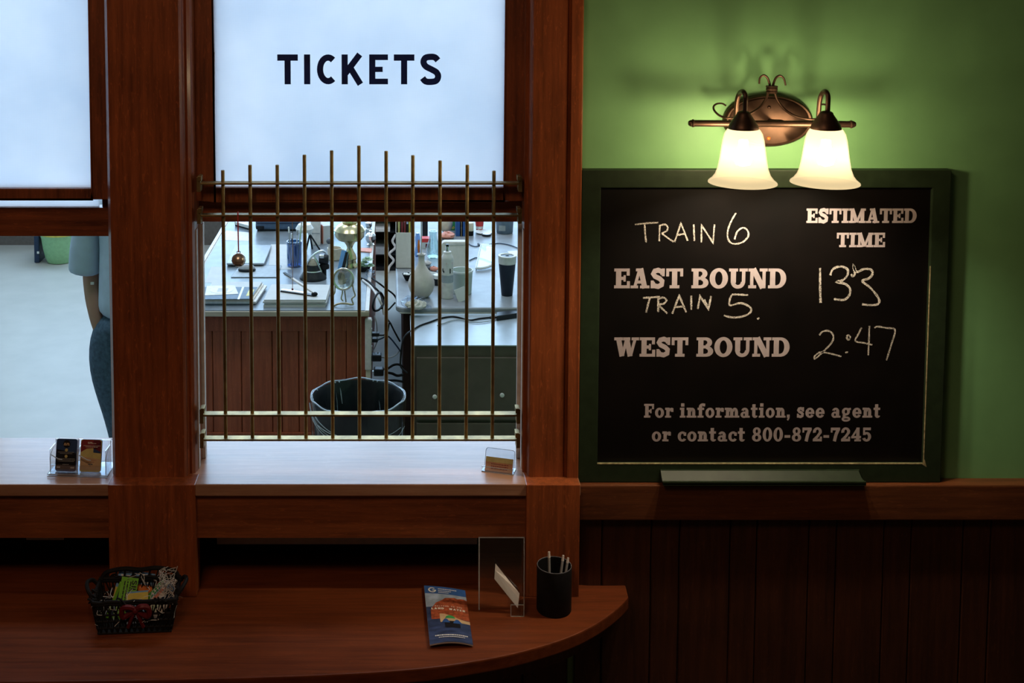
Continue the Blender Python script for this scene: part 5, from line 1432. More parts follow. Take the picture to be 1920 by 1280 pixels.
def seg(mb, a, b, w, h0, h1):
    dd = (b - a); dd.z = 0; dd.normalize(); nn = V((-dd.y, dd.x, 0)) * w
    mb.add([a + nn + V((0, 0, h0)), a - nn + V((0, 0, h0)), b - nn + V((0, 0, h0)), b + nn + V((0, 0, h0)), a + nn + V((0, 0, h1)), a - nn + V((0, 0, h1)), b - nn + V((0, 0, h1)), b + nn + V((0, 0, h1))], [(0, 1, 2, 3), (4, 5, 6, 7), (0, 1, 5, 4), (1, 2, 6, 5), (2, 3, 7, 6), (3, 0, 4, 7)])
    return mb
A = sa - o.location; B = sb - o.location
seg(MB(), A, B, .014, .0, .006).build('base', BLACK, o, bevel=.001)
seg(MB(), A, A.lerp(B, .72), .011, .006, .012).build('magazine', SILVER, o, bevel=.001)
MB().ball(A.lerp(B, .98) + V((0, 0, .010)), .014, 8, (1.2, 1, .8)).build('hinge', SOFTB, o, smooth=True)
u1 = PY(534, 514, sa.y + .04) - o.location
seg(MB(), u1, B + V((0, 0, .012)), .008, -.002, .007).build('upper_arm', LGREY, o, bevel=.001)
seg(MB(), u1 + V((-.004, 0, 0)), u1.lerp(B, .25), .009, .007, .011).build('handle_cap', BLACK, o, bevel=.001)
# magazines, the disc sleeve on top
s1 = onD(430, 572); k = mpp(s1)
mg = thing('magazine_stack', s1, 'short stack of magazines at the front left of the desk', 'magazines')
dd = onD(430, 541).y - s1.y
for i, (a, b, z0, z1, mt) in enumerate(((-48, 46, 0, 3, DGREY), (-48, 50, 3, 7, LGREY), (-48, 44, 7, 10, CREAM), (-48, 41, 10, 14, PAPER))):
    q = MB(); q.prism([(a * k, 0), (b * k, 0), (b * k + 9 * k, dd), (a * k, dd)], z0 * k, z1 * k - .0004); q.build('magazine', mt, mg)
def on_mag(mb, pts, z0, z1):
    P = [PZ(x, y, DZ + 14 * k) for x, y in pts]
    return mb.prism([(p.x - s1.x, p.y - s1.y) for p in P], z0, z1)
cv = on_mag(MB(), [(384, 561), (471, 560), (483, 538), (384, 538)], 14 * k - .0003, 14 * k + .0006).build('cover', plain('magazine_cover', (.12, .17, .23), .6), mg)
on_mag(MB(), [(445, 561), (449, 561), (458, 538), (454, 538)], 14 * k, 14 * k + .001).build('white_stripe', WHITE, cv)
on_mag(MB(), [(461, 555), (472, 554), (477, 543), (467, 543)], 14 * k, 14 * k + .001).build('yellow_emblem', YELLOW, cv)
zc = DZ + 14 * k + .001
P = [PZ(x, y, zc) for x, y in [(384, 554), (447, 551), (440, 535), (388, 536)]]; c = sum(P, V()) / 4
o = thing('disc_sleeve', c, 'white disc in a clear sleeve on top of the magazines', 'disc')
MB().prism([(p.x - c.x, p.y - c.y) for p in P], 0, .0012).build('sleeve', LGREY, o)
MB().lathe([(.060, .0012), (.060, .0022), (.010, .0022), (.010, .0012)], (.002, 0, 0), 36).build('disc', WHITE, o, smooth=True)
MB().box((-.018, -.03, .0024), (.035, .03, .003)).build('paper_label', PAPER, o)

# ================================================================== BETWEEN THE DESKS
ps_y = dy0 + .03
p = PY(692, 640, ps_y)
pw = thing('power_strip', V((dr + .012, ps_y, PY(692, 692, ps_y).z)), 'long pale grey power strip fixed upright on the desk side', 'power strip')
hh = PY(692, 596, ps_y).z - pw.location.z
MB().box((-.034, -.02, 0), (0, .02, hh)).build('case', LGREY, pw, bevel=.008, seg=3)
m = MB()
for i in range(5): m.box((0, -.012, .05 + i * .045), (.002, .012, .075 + i * .045))
m.build('outlets', GREYP, pw)
MB().box((-.030, -.014, -.07), (-.006, .014, 0)).build('bracket', CREAM, pw)


def plug(px, py, w, h, d, label):
    c = PY(px, py, ps_y)
    o = thing('power_plug', c, label, 'plug')
    MB().box((-w / 2, -d / 2, -h / 2), (w / 2, d / 2, h / 2)).build('plug_body', BLACK, o, bevel=min(h, w) * .2)
    MB().box((-w / 2 - .008, -.004, -.002), (-w / 2, .004, .002)).build('prong', SILVER, o)


plug(703, 626, .045, .018, .03, 'small black plug at the top of the power strip')
plug(703, 637, .030, .018, .03, 'second small black plug just below the topmost one')
plug(706, 669, .050, .034, .05, 'large glossy black adapter plug on the power strip')
plug(710, 696, .050, .036, .05, 'dark adapter plug lowest on the power strip above the bin')


def cable(pts, r, mat, label, cat='cable'):
    P = [V(p) for p in pts]; c = P[0]
    o = MB().tube([p - c for p in P], r, 7).build('cable', mat, smooth=True); o.location = c
    return tag(o, label, cat)


yk = ps_y + .02
def K(px, py, dy=0.0): return PY(px, py, yk + dy)
cable([onD(676, 521, DZ + .006), onD(690, 527, DZ + .006), K(704, 540, .3), K(714, 552, .28), K(717, 570, .2), K(711, 580, .12), K(702, 582, .08), K(699, 572, .06), K(704, 556, .1), K(713, 548, .2), K(720, 562, .22), K(716, 578, .14)], .0055, SOFTB, 'thick black cable looped off the right edge of the left desk')
cable([onD(680, 525, DZ + .004), onD(696, 538, DZ + .006), K(708, 556, .2), K(716, 572, .18), K(720, 590, .16)], .006, LGREY, 'pale grey cable crossing the black loop by the desk')
cable([onD(697, 521, DZ + .006), K(712, 532, .4), K(722, 540, .5), K(738, 552, .5), K(746, 566, .48)], .005, SOFTB, 'thin black cable sagging across to the right desk')
cable([K(741, 567, .1), K(731, 578, .08), K(724, 584, .06), K(726, 597, .04), K(732, 606, .03), K(740, 622, .02), K(750, 640, .02)], .0045, SOFTB, 'black cable running down towards the filing cabinet')
cable([K(730, 604), K(728, 615, .01), K(726, 622, .02), K(720, 628), K(706, 628, -.012)], .004, SOFTB, 'black cable plugged in at the top of the strip')
cable([K(706, 638, -.01), K(716, 634), K(726, 630, .01), K(734, 636, .02), K(745, 650, .02), K(752, 660, .02)], .004, NAVYP, 'navy cable from the second plug to the right desk')
cable([K(702, 592, .02), K(706, 606, .02), K(707, 622, .03), K(706, 642, .03), K(700, 656, .03)], .003, GREYP, 'thin grey wire hanging beside the power strip')
cable([K(708, 660, -.01), K(713, 668), K(722, 670, .02), K(735, 669, .02), K(745, 662, .03), K(750, 655, .03)], .0035, GREYP, 'grey wire looping low between the two desks')
cable([K(712, 690, -.01), K(724, 692, .01), K(738, 684, .03), K(750, 684, .03), K(760, 694, .04)], .006, SOFTB, 'thick dark cable above the bin rim')
cable([K(722, 698), K(735, 700, .02), K(745, 704, .03), K(757, 702, .03)], .007, SOFTB, 'thick dark cable lowest above the bin')
cable([K(722, 714, .02), K(740, 713, .03), K(758, 716, .03)], .006, SOFTB, 'dark cable disappearing behind the bin rim')

# equipment rack far behind, in the gap between the desks
er = thing('equipment_rack', (-.07, 6.1, 0), 'black equipment rack with pale devices standing far behind between the desks', 'rack')
m = MB(); m.box((-.20, -.02, 0), (-.185, .40, 1.25)); m.box((.145, -.02, 0), (.16, .40, 1.25)); m.box((-.20, .385, 0), (.16, .40, 1.25)); m.box((-.2, -.02, 0), (.16, .4, .03)); m.build('frame', BLACK, er)
for i, z in enumerate((.12, .30, .46, .62, .80, .98)):
    MB().box((-.185, -.01, z), (.145, .38, z + .012)).build('shelf', BLACK, er)
for (z, h, x0, x1, mt) in ((.132, .05, -.17, .02, GREYP), (.312, .03, -.18, .03, LGREY), (.472, .025, -.18, .02, LGREY), (.632, .07, -.18, .0, plain('device_blue', (.42, .52, .62), .4))):
    MB().box((x0, -.03, z), (x1, .25, z + h)).build('device', mt, er, bevel=.004)
w_ = PY(733, 470, 5.6)
cable([PY(742, 440, 6.05), PY(736, 452, 6.06), PY(741, 464, 6.06), PY(730, 476, 6.06), PY(738, 488, 6.06), PY(730, 500, 6.06), PY(727, 512, 6.02)], .010, LGREY, 'tangled pale cord hanging down the front of the black rack')

# ================================================================== ON THE RIGHT DESK
# magazine holder at the left edge
mh = onD(757, 503); k = mpp(mh)
o = thing('magazine_holder', mh, 'pale cardboard magazine holder at the left edge of the right desk', 'magazine holder')
m = MB(); m.box((-15 * k, 0, 0), (15 * k, .003, 68 * k)); m.box((-15 * k, 0, 0), (15 * k, .22, .003))
m.prism([(0, 0), (.22, 0), (.22, 92 * k), (.14, 92 * k), (0, 68 * k)], -15 * k, -14.4 * k, 'X'); m.prism([(0, 0), (.22, 0), (.22, 92 * k), (.14, 92 * k), (0, 68 * k)], 14.4 * k, 15 * k, 'X'); m.box((-15 * k, .217, 0), (15 * k, .22, 92 * k))
m.build('holder_body', CARDB, o)
for i, (x, mt, hgt, lab) in enumerate(((-9, OLIVE, 88, 'olive'), (-3, MAROON, 90, 'maroon'), (2, MAROON, 84, 'second maroon'), (7, BLACK, 80, 'black'), (11, YELLOW, 88, 'yellow'))):
    q = single(MB().prism([(0, 0), (.18, 0), (.18, (hgt + 10) * k), (.02, hgt * k)], -1.6 * k, 1.6 * k, 'X'), 'booklet', mt, mh + V((x * k, .02, .0035)), lab + ' booklet standing in the cardboard magazine holder', 'booklet', group='booklets in the holder')
# the desk's dark bowl with pebbles
o, k = lath('trinket_bowl', SOFTB, 764, 526, [(3, 0), (4, 1), (9, 11), (10, 13), (9, 13), (3, 3), (.01, 3)], 'small black bowl of white pebbles left of the vase', 'bowl')
rr = random.Random(2)
m = MB()
for i in range(9): m.ball((rr.uniform(-6, 6) * k, rr.uniform(-6, 6) * k, 12 * k), rr.uniform(2, 3.4) * k, 6, (1, 1, .7))
q = m.build('pebbles', WHITE); q.location = o.location; tag(q, 'heap of white pebbles in the small black bowl', 'pebbles', kind='stuff')
# stoneware vase with a rod
o, k = lath('stoneware_vase', VASEM, 790, 556, [(11, 0), (16, 3), (22, 12), (25, 22), (24.5, 30), (20, 42), (13, 52), (8, 60), (6, 68), (6, 78), (8.5, 81), (8, 82), (5, 80), (4.6, 66), (.01, 50)], 'grey stoneware bottle vase with a thin rod in its neck', 'vase', n=32)
q = single(MB().tube([(0, 0, 0), (.4 * k, 0, 100 * k)], 1.3 * k, 7, smooth=False), 'white_rod', PAPER, o.location + V((-.5 * k, 0, 51 * k)), 'thin white rod standing in the vase neck', 'rod', smooth=True)
# compressed air can
o, k = lath('spray_can', LGREY, 838.5, 558, [(10.8, 0), (11.5, 1), (11.5, 2), (11.3, 74), (11.5, 75), (10.5, 79), (8, 84)], 'white and grey spray can with red and black print', 'spray can', n=28)
MB().lathe([(11.42 * k, 4 * k), (11.42 * k, 45 * k)], (0, 0, 0), 28, cap=False).build('label_wrap', plain('can_label_grey', (.34, .37, .41), .35), o, smooth=True)
MB().lathe([(8 * k, 84 * k), (7.4 * k, 88 * k), (5 * k, 89 * k)], (0, 0, 0), 24).build('collar', LGREY, o, smooth=True)
MB().lathe([(3.6 * k, 88 * k), (3.6 * k, 96 * k), (3 * k, 98 * k)], (0, 0, 0), 14).build('nozzle', SILVER, o, smooth=True)
MB().box((-2.6 * k, -2.6 * k, 96 * k), (2.6 * k, 2.6 * k, 102 * k)).build('nozzle_cap', BLACK, o, bevel=.001)


def wrap_text(o, k, r, s, t, a0, a1, z0, z1, mt, nm='print'):
    mb = MB()
    if s: put_text(mb, s, sans(t), .12, lambda u, v: (r * k * math.sin(u), -r * k * math.cos(u), v * k), a0, a1, z0, z1)
    else:
        for i in range(4): dashes(mb, lambda u, v: (r * k * math.sin(u), -r * k * math.cos(u), v * k), a0, a1, z0 + i * (z1 - z0) / 4, .8, i)
    mb.build(nm, mt, o)


wrap_text(o, k, 11.5, 'NIKE'[:0], .2, -.2, .9, 66, 70, RED)
mb = MB(); dashes(mb, lambda u, v: (11.5 * k * math.sin(u), -11.5 * k * math.cos(u), v * k), .1, .95, 64, 3.6, 3); mb.build('red_print', RED, o)
mb = MB()
for (a, b, z0, z1) in ((-.95, -.75, 52, 58), (-.75, -.55, 50, 54), (.35, .95, 56, 58.5), (.35, .55, 49, 58), (.35, .9, 52.5, 54.5), (.35, .95, 49, 51)):
    mb.add([(11.55 * k * math.sin(u), -11.55 * k * math.cos(u), v * k) for u, v in ((a, z0), (b, z0), (b, z1), (a, z1))], [(0, 1, 2, 3)])
mb.build('black_print', BLACK, o)
wrap_text(o, k, 11.6, '', .2, -.8, .8, 12, 40, LGREY, 'small_print')
# pale green paper tub
o, k = lath('paper_tub', plain('tub_pale_green', (.56, .61, .57), .5, var=.04), 866, 549, [(17, 0), (18, 1), (20, 42), (20.8, 43), (20.8, 44), (19, 44), (17, 3), (.01, 3)], 'pale green round tub beside the spray can', 'tub', n=30)
MB().lathe([(20.6 * k, 41 * k), (21 * k, 43 * k), (20.4 * k, 44.6 * k), (19 * k, 44.4 * k)], (0, 0, 0), 30, cap=False).build('rim', WHITE, o, smooth=True)
# pale upright canister box behind it
cb_ = onD(853, 520); k = mpp(cb_)
o = thing('storage_box', cb_, 'tall pale box with a rounded top behind the spray can', 'box')
rp = [(x * k, z * k) for x, z in rrect(50, 68, 7)]
MB().prism([(x, z) for x, z in rp], .0, .05, 'Y').build('box_body', CARDB, o, bevel=.003)
MB().prism([(x * .8, z * .06 + 62 * k) for x, z in rp], -.003, .0, 'Y').build('moulded_lip', LGREY, o)
# leaning note packet
p = onD(870, 565); k = mpp(p)
o = thing('note_packet', p, 'small cream square packet leaning against the pale green tub', 'packet', rz=.25)
m = MB(); m.M = Matrix.Rotation(-.3, 4, 'X') @ Matrix.Rotation(-.30, 4, 'Y'); m.box((-11 * k, -.003, .004), (11 * k, .004, 26 * k)); m.build('packet', PAPER, o, bevel=.001)
m = MB(); m.M = Matrix.Rotation(-.3, 4, 'X') @ Matrix.Rotation(-.30, 4, 'Y'); m.box((11 * k, -.003, .006), (12 * k, .014, 24 * k)); m.build('side_fold', LGREY, o)
# bag on the corner
p = onD(778, 580); k = mpp(p)
o = thing('plastic_bag', p, 'crumpled clear bag of beige powder on the right desk corner', 'bag', rz=-.1)
crumple(MB(), (0, 0, 0), 24 * k, .045, 24 * k, 21, 9, .2).build('film', LINER, o)
crumple(MB(), (2 * k, 0, 0), 20 * k, .038, 17 * k, 5, 8, .12).build('contents', CREAM, o)
crumple(MB(), (24 * k, -.01, 0), 8 * k, .012, 9 * k, 12, 7, .35).build('twisted_end', LINER, o)
# cups, carafe and small clutter
o, k = lath('white_cup', WHITE, 808, 532, [(6, 0), (9, 2), (12, 20), (11, 20), (8, 3), (.01, 3)], 'white cup half hidden behind the stoneware vase', 'cup')
o, k = lath('small_jar', BLACK, 820, 534, [(7, 0), (7.5, 1), (7.5, 12), (7, 13), (.01, 13)], 'small black jar with a white lid beside the spray can', 'jar')
MB().lathe([(8 * k, 13 * k), (8 * k, 19 * k), (7 * k, 20 * k)], (0, 0, 0), 18).build('lid', WHITE, o, smooth=True)
o, k = lath('glass_carafe', TEALG, 812, 484, [(6, 0), (10, 2), (12.5, 12), (12, 22), (8, 36), (7, 44), (8, 52), (7, 52), (6, 44), (7.5, 36), (11, 22), (11, 4), (.01, 3)], 'pale teal glass carafe behind the vase', 'carafe')
p = onD(798, 466); k = mpp(p)
o = thing('candy_box', p, 'red and white box behind the vase rod', 'box')
MB().box((-8 * k, 0, 0), (9 * k, .06, 12 * k)).build('box_body', PAPER, o); MB().box((-8.2 * k, -.001, 12 * k), (9.2 * k, .062, 19 * k)).build('lid', RED, o); MB().box((0, -.0016, 2 * k), (7 * k, 0, 9 * k)).build('print', DRED, o)
for (px, py, s, mt, lab) in ((801, 497, 8, LGREY, 'pale seashell nearest the vase neck'), (814, 508, 8, PINK, 'salmon and white seashell left of the spray can'), (806, 505, 6, DGREY, 'dark pebble between two seashells')):
    p = onD(px, py); k = mpp(p)
    single(crumple(MB(), (0, 0, 0), s * k, s * k * .8, s * 1.1 * k, px, 8, .12), 'seashell' if 'shell ' in lab + ' ' and 'pebble' not in lab else 'pebble', mt, p, lab, 'shell' if 'pebble' not in lab else 'pebble', smooth=True)
# orange-blue ornament standing behind the vase, left of the rod
p = onD(783, 480); k = mpp(p)
o = thing('glass_ornament', p, 'tall clear and orange glass ornament left of the vase rod', 'ornament')
MB().lathe([(5 * k, 0), (6 * k, 4 * k), (4 * k, 20 * k), (5 * k, 36 * k), (3 * k, 44 * k)], (0, 0, 0), 16).build('glass_body', BLUEG, o, smooth=True)
MB().lathe([(1.6 * k, 8 * k), (2.6 * k, 20 * k), (1.4 * k, 32 * k)], (2 * k, -.014, 0), 10).build('orange_streak', ORANGE, o, smooth=True)
# back row
for (px, py, w, h, d, mt, lab) in ((797, 452, 5, 40, .10, BLACK, 'narrow black binder standing behind the candy box'), (860, 443, 5, 34, .12, BLUE, 'blue book at the left of the back row'), (869, 443, 4, 34, .12, BLUE, 'blue book at the right of the pale one'), (865, 443, 3, 30, .12, CREAM, 'pale book between the two blue books')):
    p = onD(px, py); k = mpp(p)
    o = thing('standing_book', p, lab, 'book')
    MB().box((-w * k, 0, 0), (w * k, d, h * k)).build('cover', mt, o, bevel=.001)
    MB().box((-w * k * .8, .004, h * k), (w * k * .8, d - .004, h * k + .001)).build('page_edge', PAPER, o)
p = onD(838, 447); k = mpp(p)
single(crumple(MB(), (0, 0, 0), 15 * k, .05, 12 * k, 31, 8, .15), 'salmon_cloth', PINK, p, 'crumpled salmon and white cloth behind the spray can', 'cloth', smooth=True)
p = onD(836, 436); k = mpp(p)
single(crumple(MB(), (0, 0, 0), 13 * k, .05, 34 * k, 33, 8, .08), 'cream_sack', CREAM, p, 'cream sack under the window rail behind the salmon cloth', 'sack', smooth=True)
p = onD(850, 432); k = mpp(p)
o = thing('green_packet', p, 'green packet with yellow leaves printed on it', 'packet')
MB().box((-7 * k, 0, 0), (7 * k, .04, 26 * k)).build('packet', GREEN, o, bevel=.004)
MB().add([(-1 * k, -.001, 2 * k), (3 * k, -.001, 5 * k), (1 * k, -.001, 9 * k), (-4 * k, -.001, 5 * k)], [(0, 1, 2, 3)]).build('leaf_print', YELLOW, o)
o, k = lath('cream_jar', SOFTB, 882, 441, [(5.5, 0), (6, 1), (6, 8), (5.8, 9)], 'dark jar with a cream lid beside the blue books', 'jar')
MB().lathe([(6.2 * k, 9 * k), (6.2 * k, 22 * k), (5 * k, 24 * k)], (0, 0, 0), 18).build('lid', CREAM, o, smooth=True)
o, k = lath('brown_tin', MAROON, 884, 443, [(5, 0), (6.4, 1), (6.4, 5), (5, 6)], 'small brown tin at the foot of the cream lidded jar', 'tin') if False else (None, 0)
o, k = lath('paper_plate', WHITE, 908, 437, [(9, 0), (15, 1.2), (17.5, 3), (17, 3.4), (9, .8)], 'white paper plate on the right desk under the red cup', 'plate')
o, k = lath('red_cup', RED, 899, 431, [(6, 0), (6.4, .6), (8.6, 22), (8, 22), (5.8, 1), (.01, 1)], 'red paper cup standing on the white plate', 'cup', z=DZ + .004)
MB().lathe([(6.7 * k, 3 * k), (7.2 * k, 8 * k)], (0, 0, 0), 20, cap=False).build('white_band', WHITE, o, smooth=True)
o, k = lath('round_tray', BLACK, 912, 442, [(7, 0), (8.6, .8), (9, 4), (8, 4.2)], 'small black dish with a pale inside before the paper plate', 'dish')
MB().lathe([(7.6 * k, 4.25 * k), (.01, 4.4 * k)], (0, 0, 0), 20).build('inside', WHITE, o, smooth=True)
o, k = lath('grey_pot', plain('pot_blue_grey', (.13, .17, .22), .45), 946, 436, [(14.5, 0), (15.5, 1.5), (16.5, 18), (17, 26), (16, 27)], 'dark blue grey pot at the back right of the right desk', 'pot', n=30)
MB().box((-12 * k, -16.6 * k, 7 * k), (0, -15.2 * k, 17 * k)).build('pale_label', GREYP, o)
# tumbler
o, k = lath('travel_tumbler', NAVYP, 950.5, 553, [(10, 0), (10.6, .8), (16, 62), (16, 64)], 'tall navy travel tumbler with a pale lid on the right desk', 'tumbler', n=32)
o.children[0].data.materials[0] = plain('tumbler_navy', (.012, .018, .034), .35)
MB().lathe([(16.3 * k, 61 * k), (16.6 * k, 62 * k), (17 * k, 73 * k), (17.4 * k, 74 * k), (17 * k, 76 * k), (12.5 * k, 76 * k), (12 * k, 74.5 * k)], (0, 0, 0), 32, cap=False).build('lid', LGREY, o, smooth=True)
MB().lathe([(12.4 * k, 75 * k), (.01, 75 * k)], (0, 0, 0), 28, cap=False).build('lid_well', BLACK, o, smooth=True)
# clear tray with a bright handle
P = [onD(892, 507), onD(922, 504), onD(926, 462), onD(902, 460)]; c = sum(P, V()) / 4
o = thing('clear_tray', c, 'long clear plastic tray with a white handle beside the tumbler', 'tray')
MB().prism([(p.x - c.x, p.y - c.y) for p in P], .0005, .012).build('tray_body', clear('tray_plastic', (.94, .96, .98), .1, .95, .5), o)
MB().tube([P[0] - c + V((0, 0, .014)), P[0].lerp(P[1], .3) - c + V((0, -.008, .012)), P[0].lerp(P[1], .7) - c + V((0, -.004, .014)), P[1] - c + V((.0, .02, .016))], .008, 8).build('handle', WHITE, o, smooth=True)
MB().tube([P[0] - c + V((0, 0, .013)), P[3] - c + V((0, 0, .013))], .0035, 6).build('edge', WHITE, o, smooth=True)
flat('desk_sheet', WHITE, [(951, 471), (985, 469), (985, 484), (960, 480)], 'white sheet lying behind the navy tumbler', 'paper')
D5 = DZ + .004
c1 = cable([onD(878, 456, D5), onD(884, 460, D5), onD(892, 462, D5), onD(898, 460, D5), onD(908, 459, D5), onD(921, 458, D5), onD(935, 456, D5), onD(955, 459, D5), onD(974, 466, D5)], .0032, NAVYP, 'thin dark cable with connectors across the right desk')
for (a, b) in (((897, 457), (910, 467)), ((905, 464), (910, 462)), ((918, 459), (924, 458))):
    A = onD(*a, D5); B = onD(*b, D5)
    MB(c1.location).tube([A, B], .007, 7).build('connector', BLACK, c1, smooth=True)
cable([onD(880, 488, D5), onD(886, 485, D5), onD(893, 483, D5), onD(905, 485, D5), onD(916, 489, D5), onD(926, 493, D5)], .0032, NAVYP, 'thin dark cable curving before the clear tray')
# adapter on the filing cabinet, cord trailing over its side
P = [PZ(931, 602, CZ), PZ(980, 595, CZ), PZ(980, 588, CZ), PZ(931, 594, CZ)]; c = sum(P, V()) / 4
o = thing('power_adapter', V((c.x, c.y, CZ)), 'black power adapter lying on the filing cabinet top', 'adapter')
MB().prism([(p.x - c.x, p.y - c.y) for p in P], .0008, .026).build('case', BLACK, o, bevel=.004)
zc = CZ + .005
pts = [PZ(932, 595, zc), PZ(920, 595, zc), PZ(900, 597, zc), PZ(880, 600, zc), PZ(860, 595, zc), PZ(845, 593.5, zc), PZ(825, 597, zc), PZ(805, 604, zc), PZ(788, 610, zc), PZ(776, 617, zc + .002), PY(765, 624, cy0 + .12), PY(757, 634, cy0 + .09), PY(753, 650, cy0 + .07), PY(751, 672, cy0 + .06), PY(752, 688, cy0 + .05), PY(764, 699, cy0 + .03)]
pts = [V(p) - o.location for p in pts]
MB().tube(pts, .0042, 7).build('cord', SOFTB, o, smooth=True)
MB().tube([V(PZ(932, 595, zc)) - o.location, V(PZ(918, 595.2, zc)) - o.location], .0065, 7).build('strain_relief', BLACK, o, smooth=True)
MB().tube([V(PZ(932, 598, zc - .001)) - o.location, V(PZ(915, 602, zc)) - o.location, V(PZ(890, 604, zc)) - o.location, V(PZ(870, 600, zc)) - o.location, V(PZ(850, 600, zc)) - o.location, V(PZ(820, 610, zc)) - o.location], .0028, 6).build('second_cord', GREYP, o, smooth=True)

# ================================================================== LEFT END OF THE OFFICE
pp_ = PZ(113, 490, 0); k = mpp(pp_)
o = thing('flower_pot', (pp_.x, pp_.y, 0), 'large pale green glazed pot on the office floor behind the person', 'pot')
pf = [(20, 0), (23, 1), (27, 10), (31, 28), (33.5, 46), (35, 51), (36.5, 55), (36, 60), (32, 60), (31, 52), (.01, 51)]
MB().lathe([(r * k, h * k) for r, h in pf], (0, 0, 0), 36).build('pot_body', POTG, o, smooth=True)
MB().lathe([(r * k, h * k) for r, h in ((36.7, 54.5), (37.2, 57), (36.4, 60.6), (32, 60.6))], (0, 0, 0), 36, cap=False).build('rim', YELLOW, o, smooth=True)
MB().lathe([(30 * k, 53 * k), (.01, 54 * k)], (0, 0, 0), 24).build('soil', SOIL, o)
bp2 = PZ(70, 493, 0); k = mpp(bp2)
o = thing('dark_crate', (bp2.x, bp2.y, 0), 'dark blue black box on the floor left of the green pot', 'box')
MB().box((-6 * k, 0, 0), (4 * k, .24, 62 * k)).build('crate_body', NAVYP, o, bevel=.01)
MB().box((0, -.004, 18 * k), (4 * k, 0, 22 * k)).build('pale_mark', WHITE, o)
MB().box((-6 * k, -.006, 56 * k), (4 * k, .24, 62 * k)).build('lid', BLACK, o, bevel=.006)

# ------------------------------------------------------------------ person
PYY = 2.12
def Q(px, py, dy=0.0): return PY(px, py, PYY + dy)
pxc = -1.15
per = thing('person', (pxc - .034, PYY, 0), 'person in a light blue shirt and dark jeans standing with a hand in a pocket', 'person')


def skin(name, nodes, links, mat, parent, sub=2, off=V((0, 0, 0)), root=0, mul=1.0):
    """nodes: {key: (pos, (rx, ry))}"""
    keys = list(nodes); idx = {k: i for i, k in enumerate(keys)}
    me = bpy.data.meshes.new(name); me.from_pydata([V(nodes[k][0]) - off for k in keys], [(idx[a], idx[b]) for a, b in links], [])
    o = bpy.data.objects.new(name, me); COL.objects.link(o); o.parent = parent
    sm = o.modifiers.new('skin', 'SKIN'); sm.use_smooth_shade = True; sm.branch_smoothing = .6
    lay = me.skin_vertices[0] if len(me.skin_vertices) else None
    for k in keys:
        r = nodes[k][1]; r = tuple(q * mul for q in (r[::-1] if isinstance(r, tuple) else (r, r))); sv = me.skin_vertices[0].data[idx[k]]; sv.radius = r if isinstance(r, tuple) else (r, r)
        sv.use_root = (idx[k] == root)
    ss = o.modifiers.new('sub', 'SUBSURF'); ss.levels = sub; ss.render_levels = sub
    me.materials.append(mat)
    return o


off = V((pxc, PYY, 0))
sL = V((-1.345, PYY, 1.385)); eL = V((-1.362, PYY + .03, 1.045)); wL = V((-1.325, PYY - .035, .868))
sR = V((-.955, PYY, 1.385)); eR = V((-.925, PYY + .02, 1.08)); wR = V((-.915, PYY - .05, .84))
hipL, hipR = V((-1.245, PYY, .88)), V((-1.055, PYY, .88))
kL, kR = V((-1.205, PYY - .02, .47)), V((-1.06, PYY - .02, .48))
aL, aR = V((-1.185, PYY + .03, .085)), V((-1.05, PYY + .03, .085))
N = {
    'pelvis': ((pxc, PYY, .93), (.13, .09)), 'waist': ((pxc, PYY, 1.08), (.125, .085)), 'chest': ((pxc, PYY, 1.27), (.145, .10)), 'neckbase': ((pxc, PYY, 1.43), (.07, .06)),
    'neck': ((pxc, PYY - .005, 1.49), .052), 'jaw': ((pxc, PYY - .02, 1.555), (.062, .070)), 'skull': ((pxc, PYY - .005, 1.645), (.074, .088)), 'crown': ((pxc, PYY, 1.715), (.05, .06)),
    'sL': (sL, .055), 'eL': (eL, .040), 'fL': (eL.lerp(wL, .45), .041), 'wL': (wL, .029), 'hL': (wL + V((.025, -.01, -.075)), (.038, .02)),
    'sR': (sR, .055), 'eR': (eR, .040), 'fR': (eR.lerp(wR, .45), .041), 'wR': (wR, .029), 'hR': (wR + V((.0, -.01, -.07)), (.02, .036)),
    'hipL': (hipL, .085), 'kL': (kL, .056), 'cL': (kL.lerp(aL, .35), .055), 'aL': (aL, .038), 'tL': (aL + V((-.02, -.13, -.05)), .032),
    'hipR': (hipR, .085), 'kR': (kR, .056), 'cR': (kR.lerp(aR, .35), .055), 'aR': (aR, .038), 'tR': (aR + V((.02, -.13, -.05)), .032),
}
E = [('pelvis', 'waist'), ('waist', 'chest'), ('chest', 'neckbase'), ('neckbase', 'neck'), ('neck', 'jaw'), ('jaw', 'skull'), ('skull', 'crown'), ('chest', 'sL'), ('sL', 'eL'), ('eL', 'fL'), ('fL', 'wL'), ('wL', 'hL'), ('chest', 'sR'), ('sR', 'eR'), ('eR', 'fR'), ('fR', 'wR'), ('wR', 'hR'),
     ('pelvis', 'hipL'), ('hipL', 'kL'), ('kL', 'cL'), ('cL', 'aL'), ('aL', 'tL'), ('pelvis', 'hipR'), ('hipR', 'kR'), ('kR', 'cR'), ('cR', 'aR'), ('aR', 'tR')]
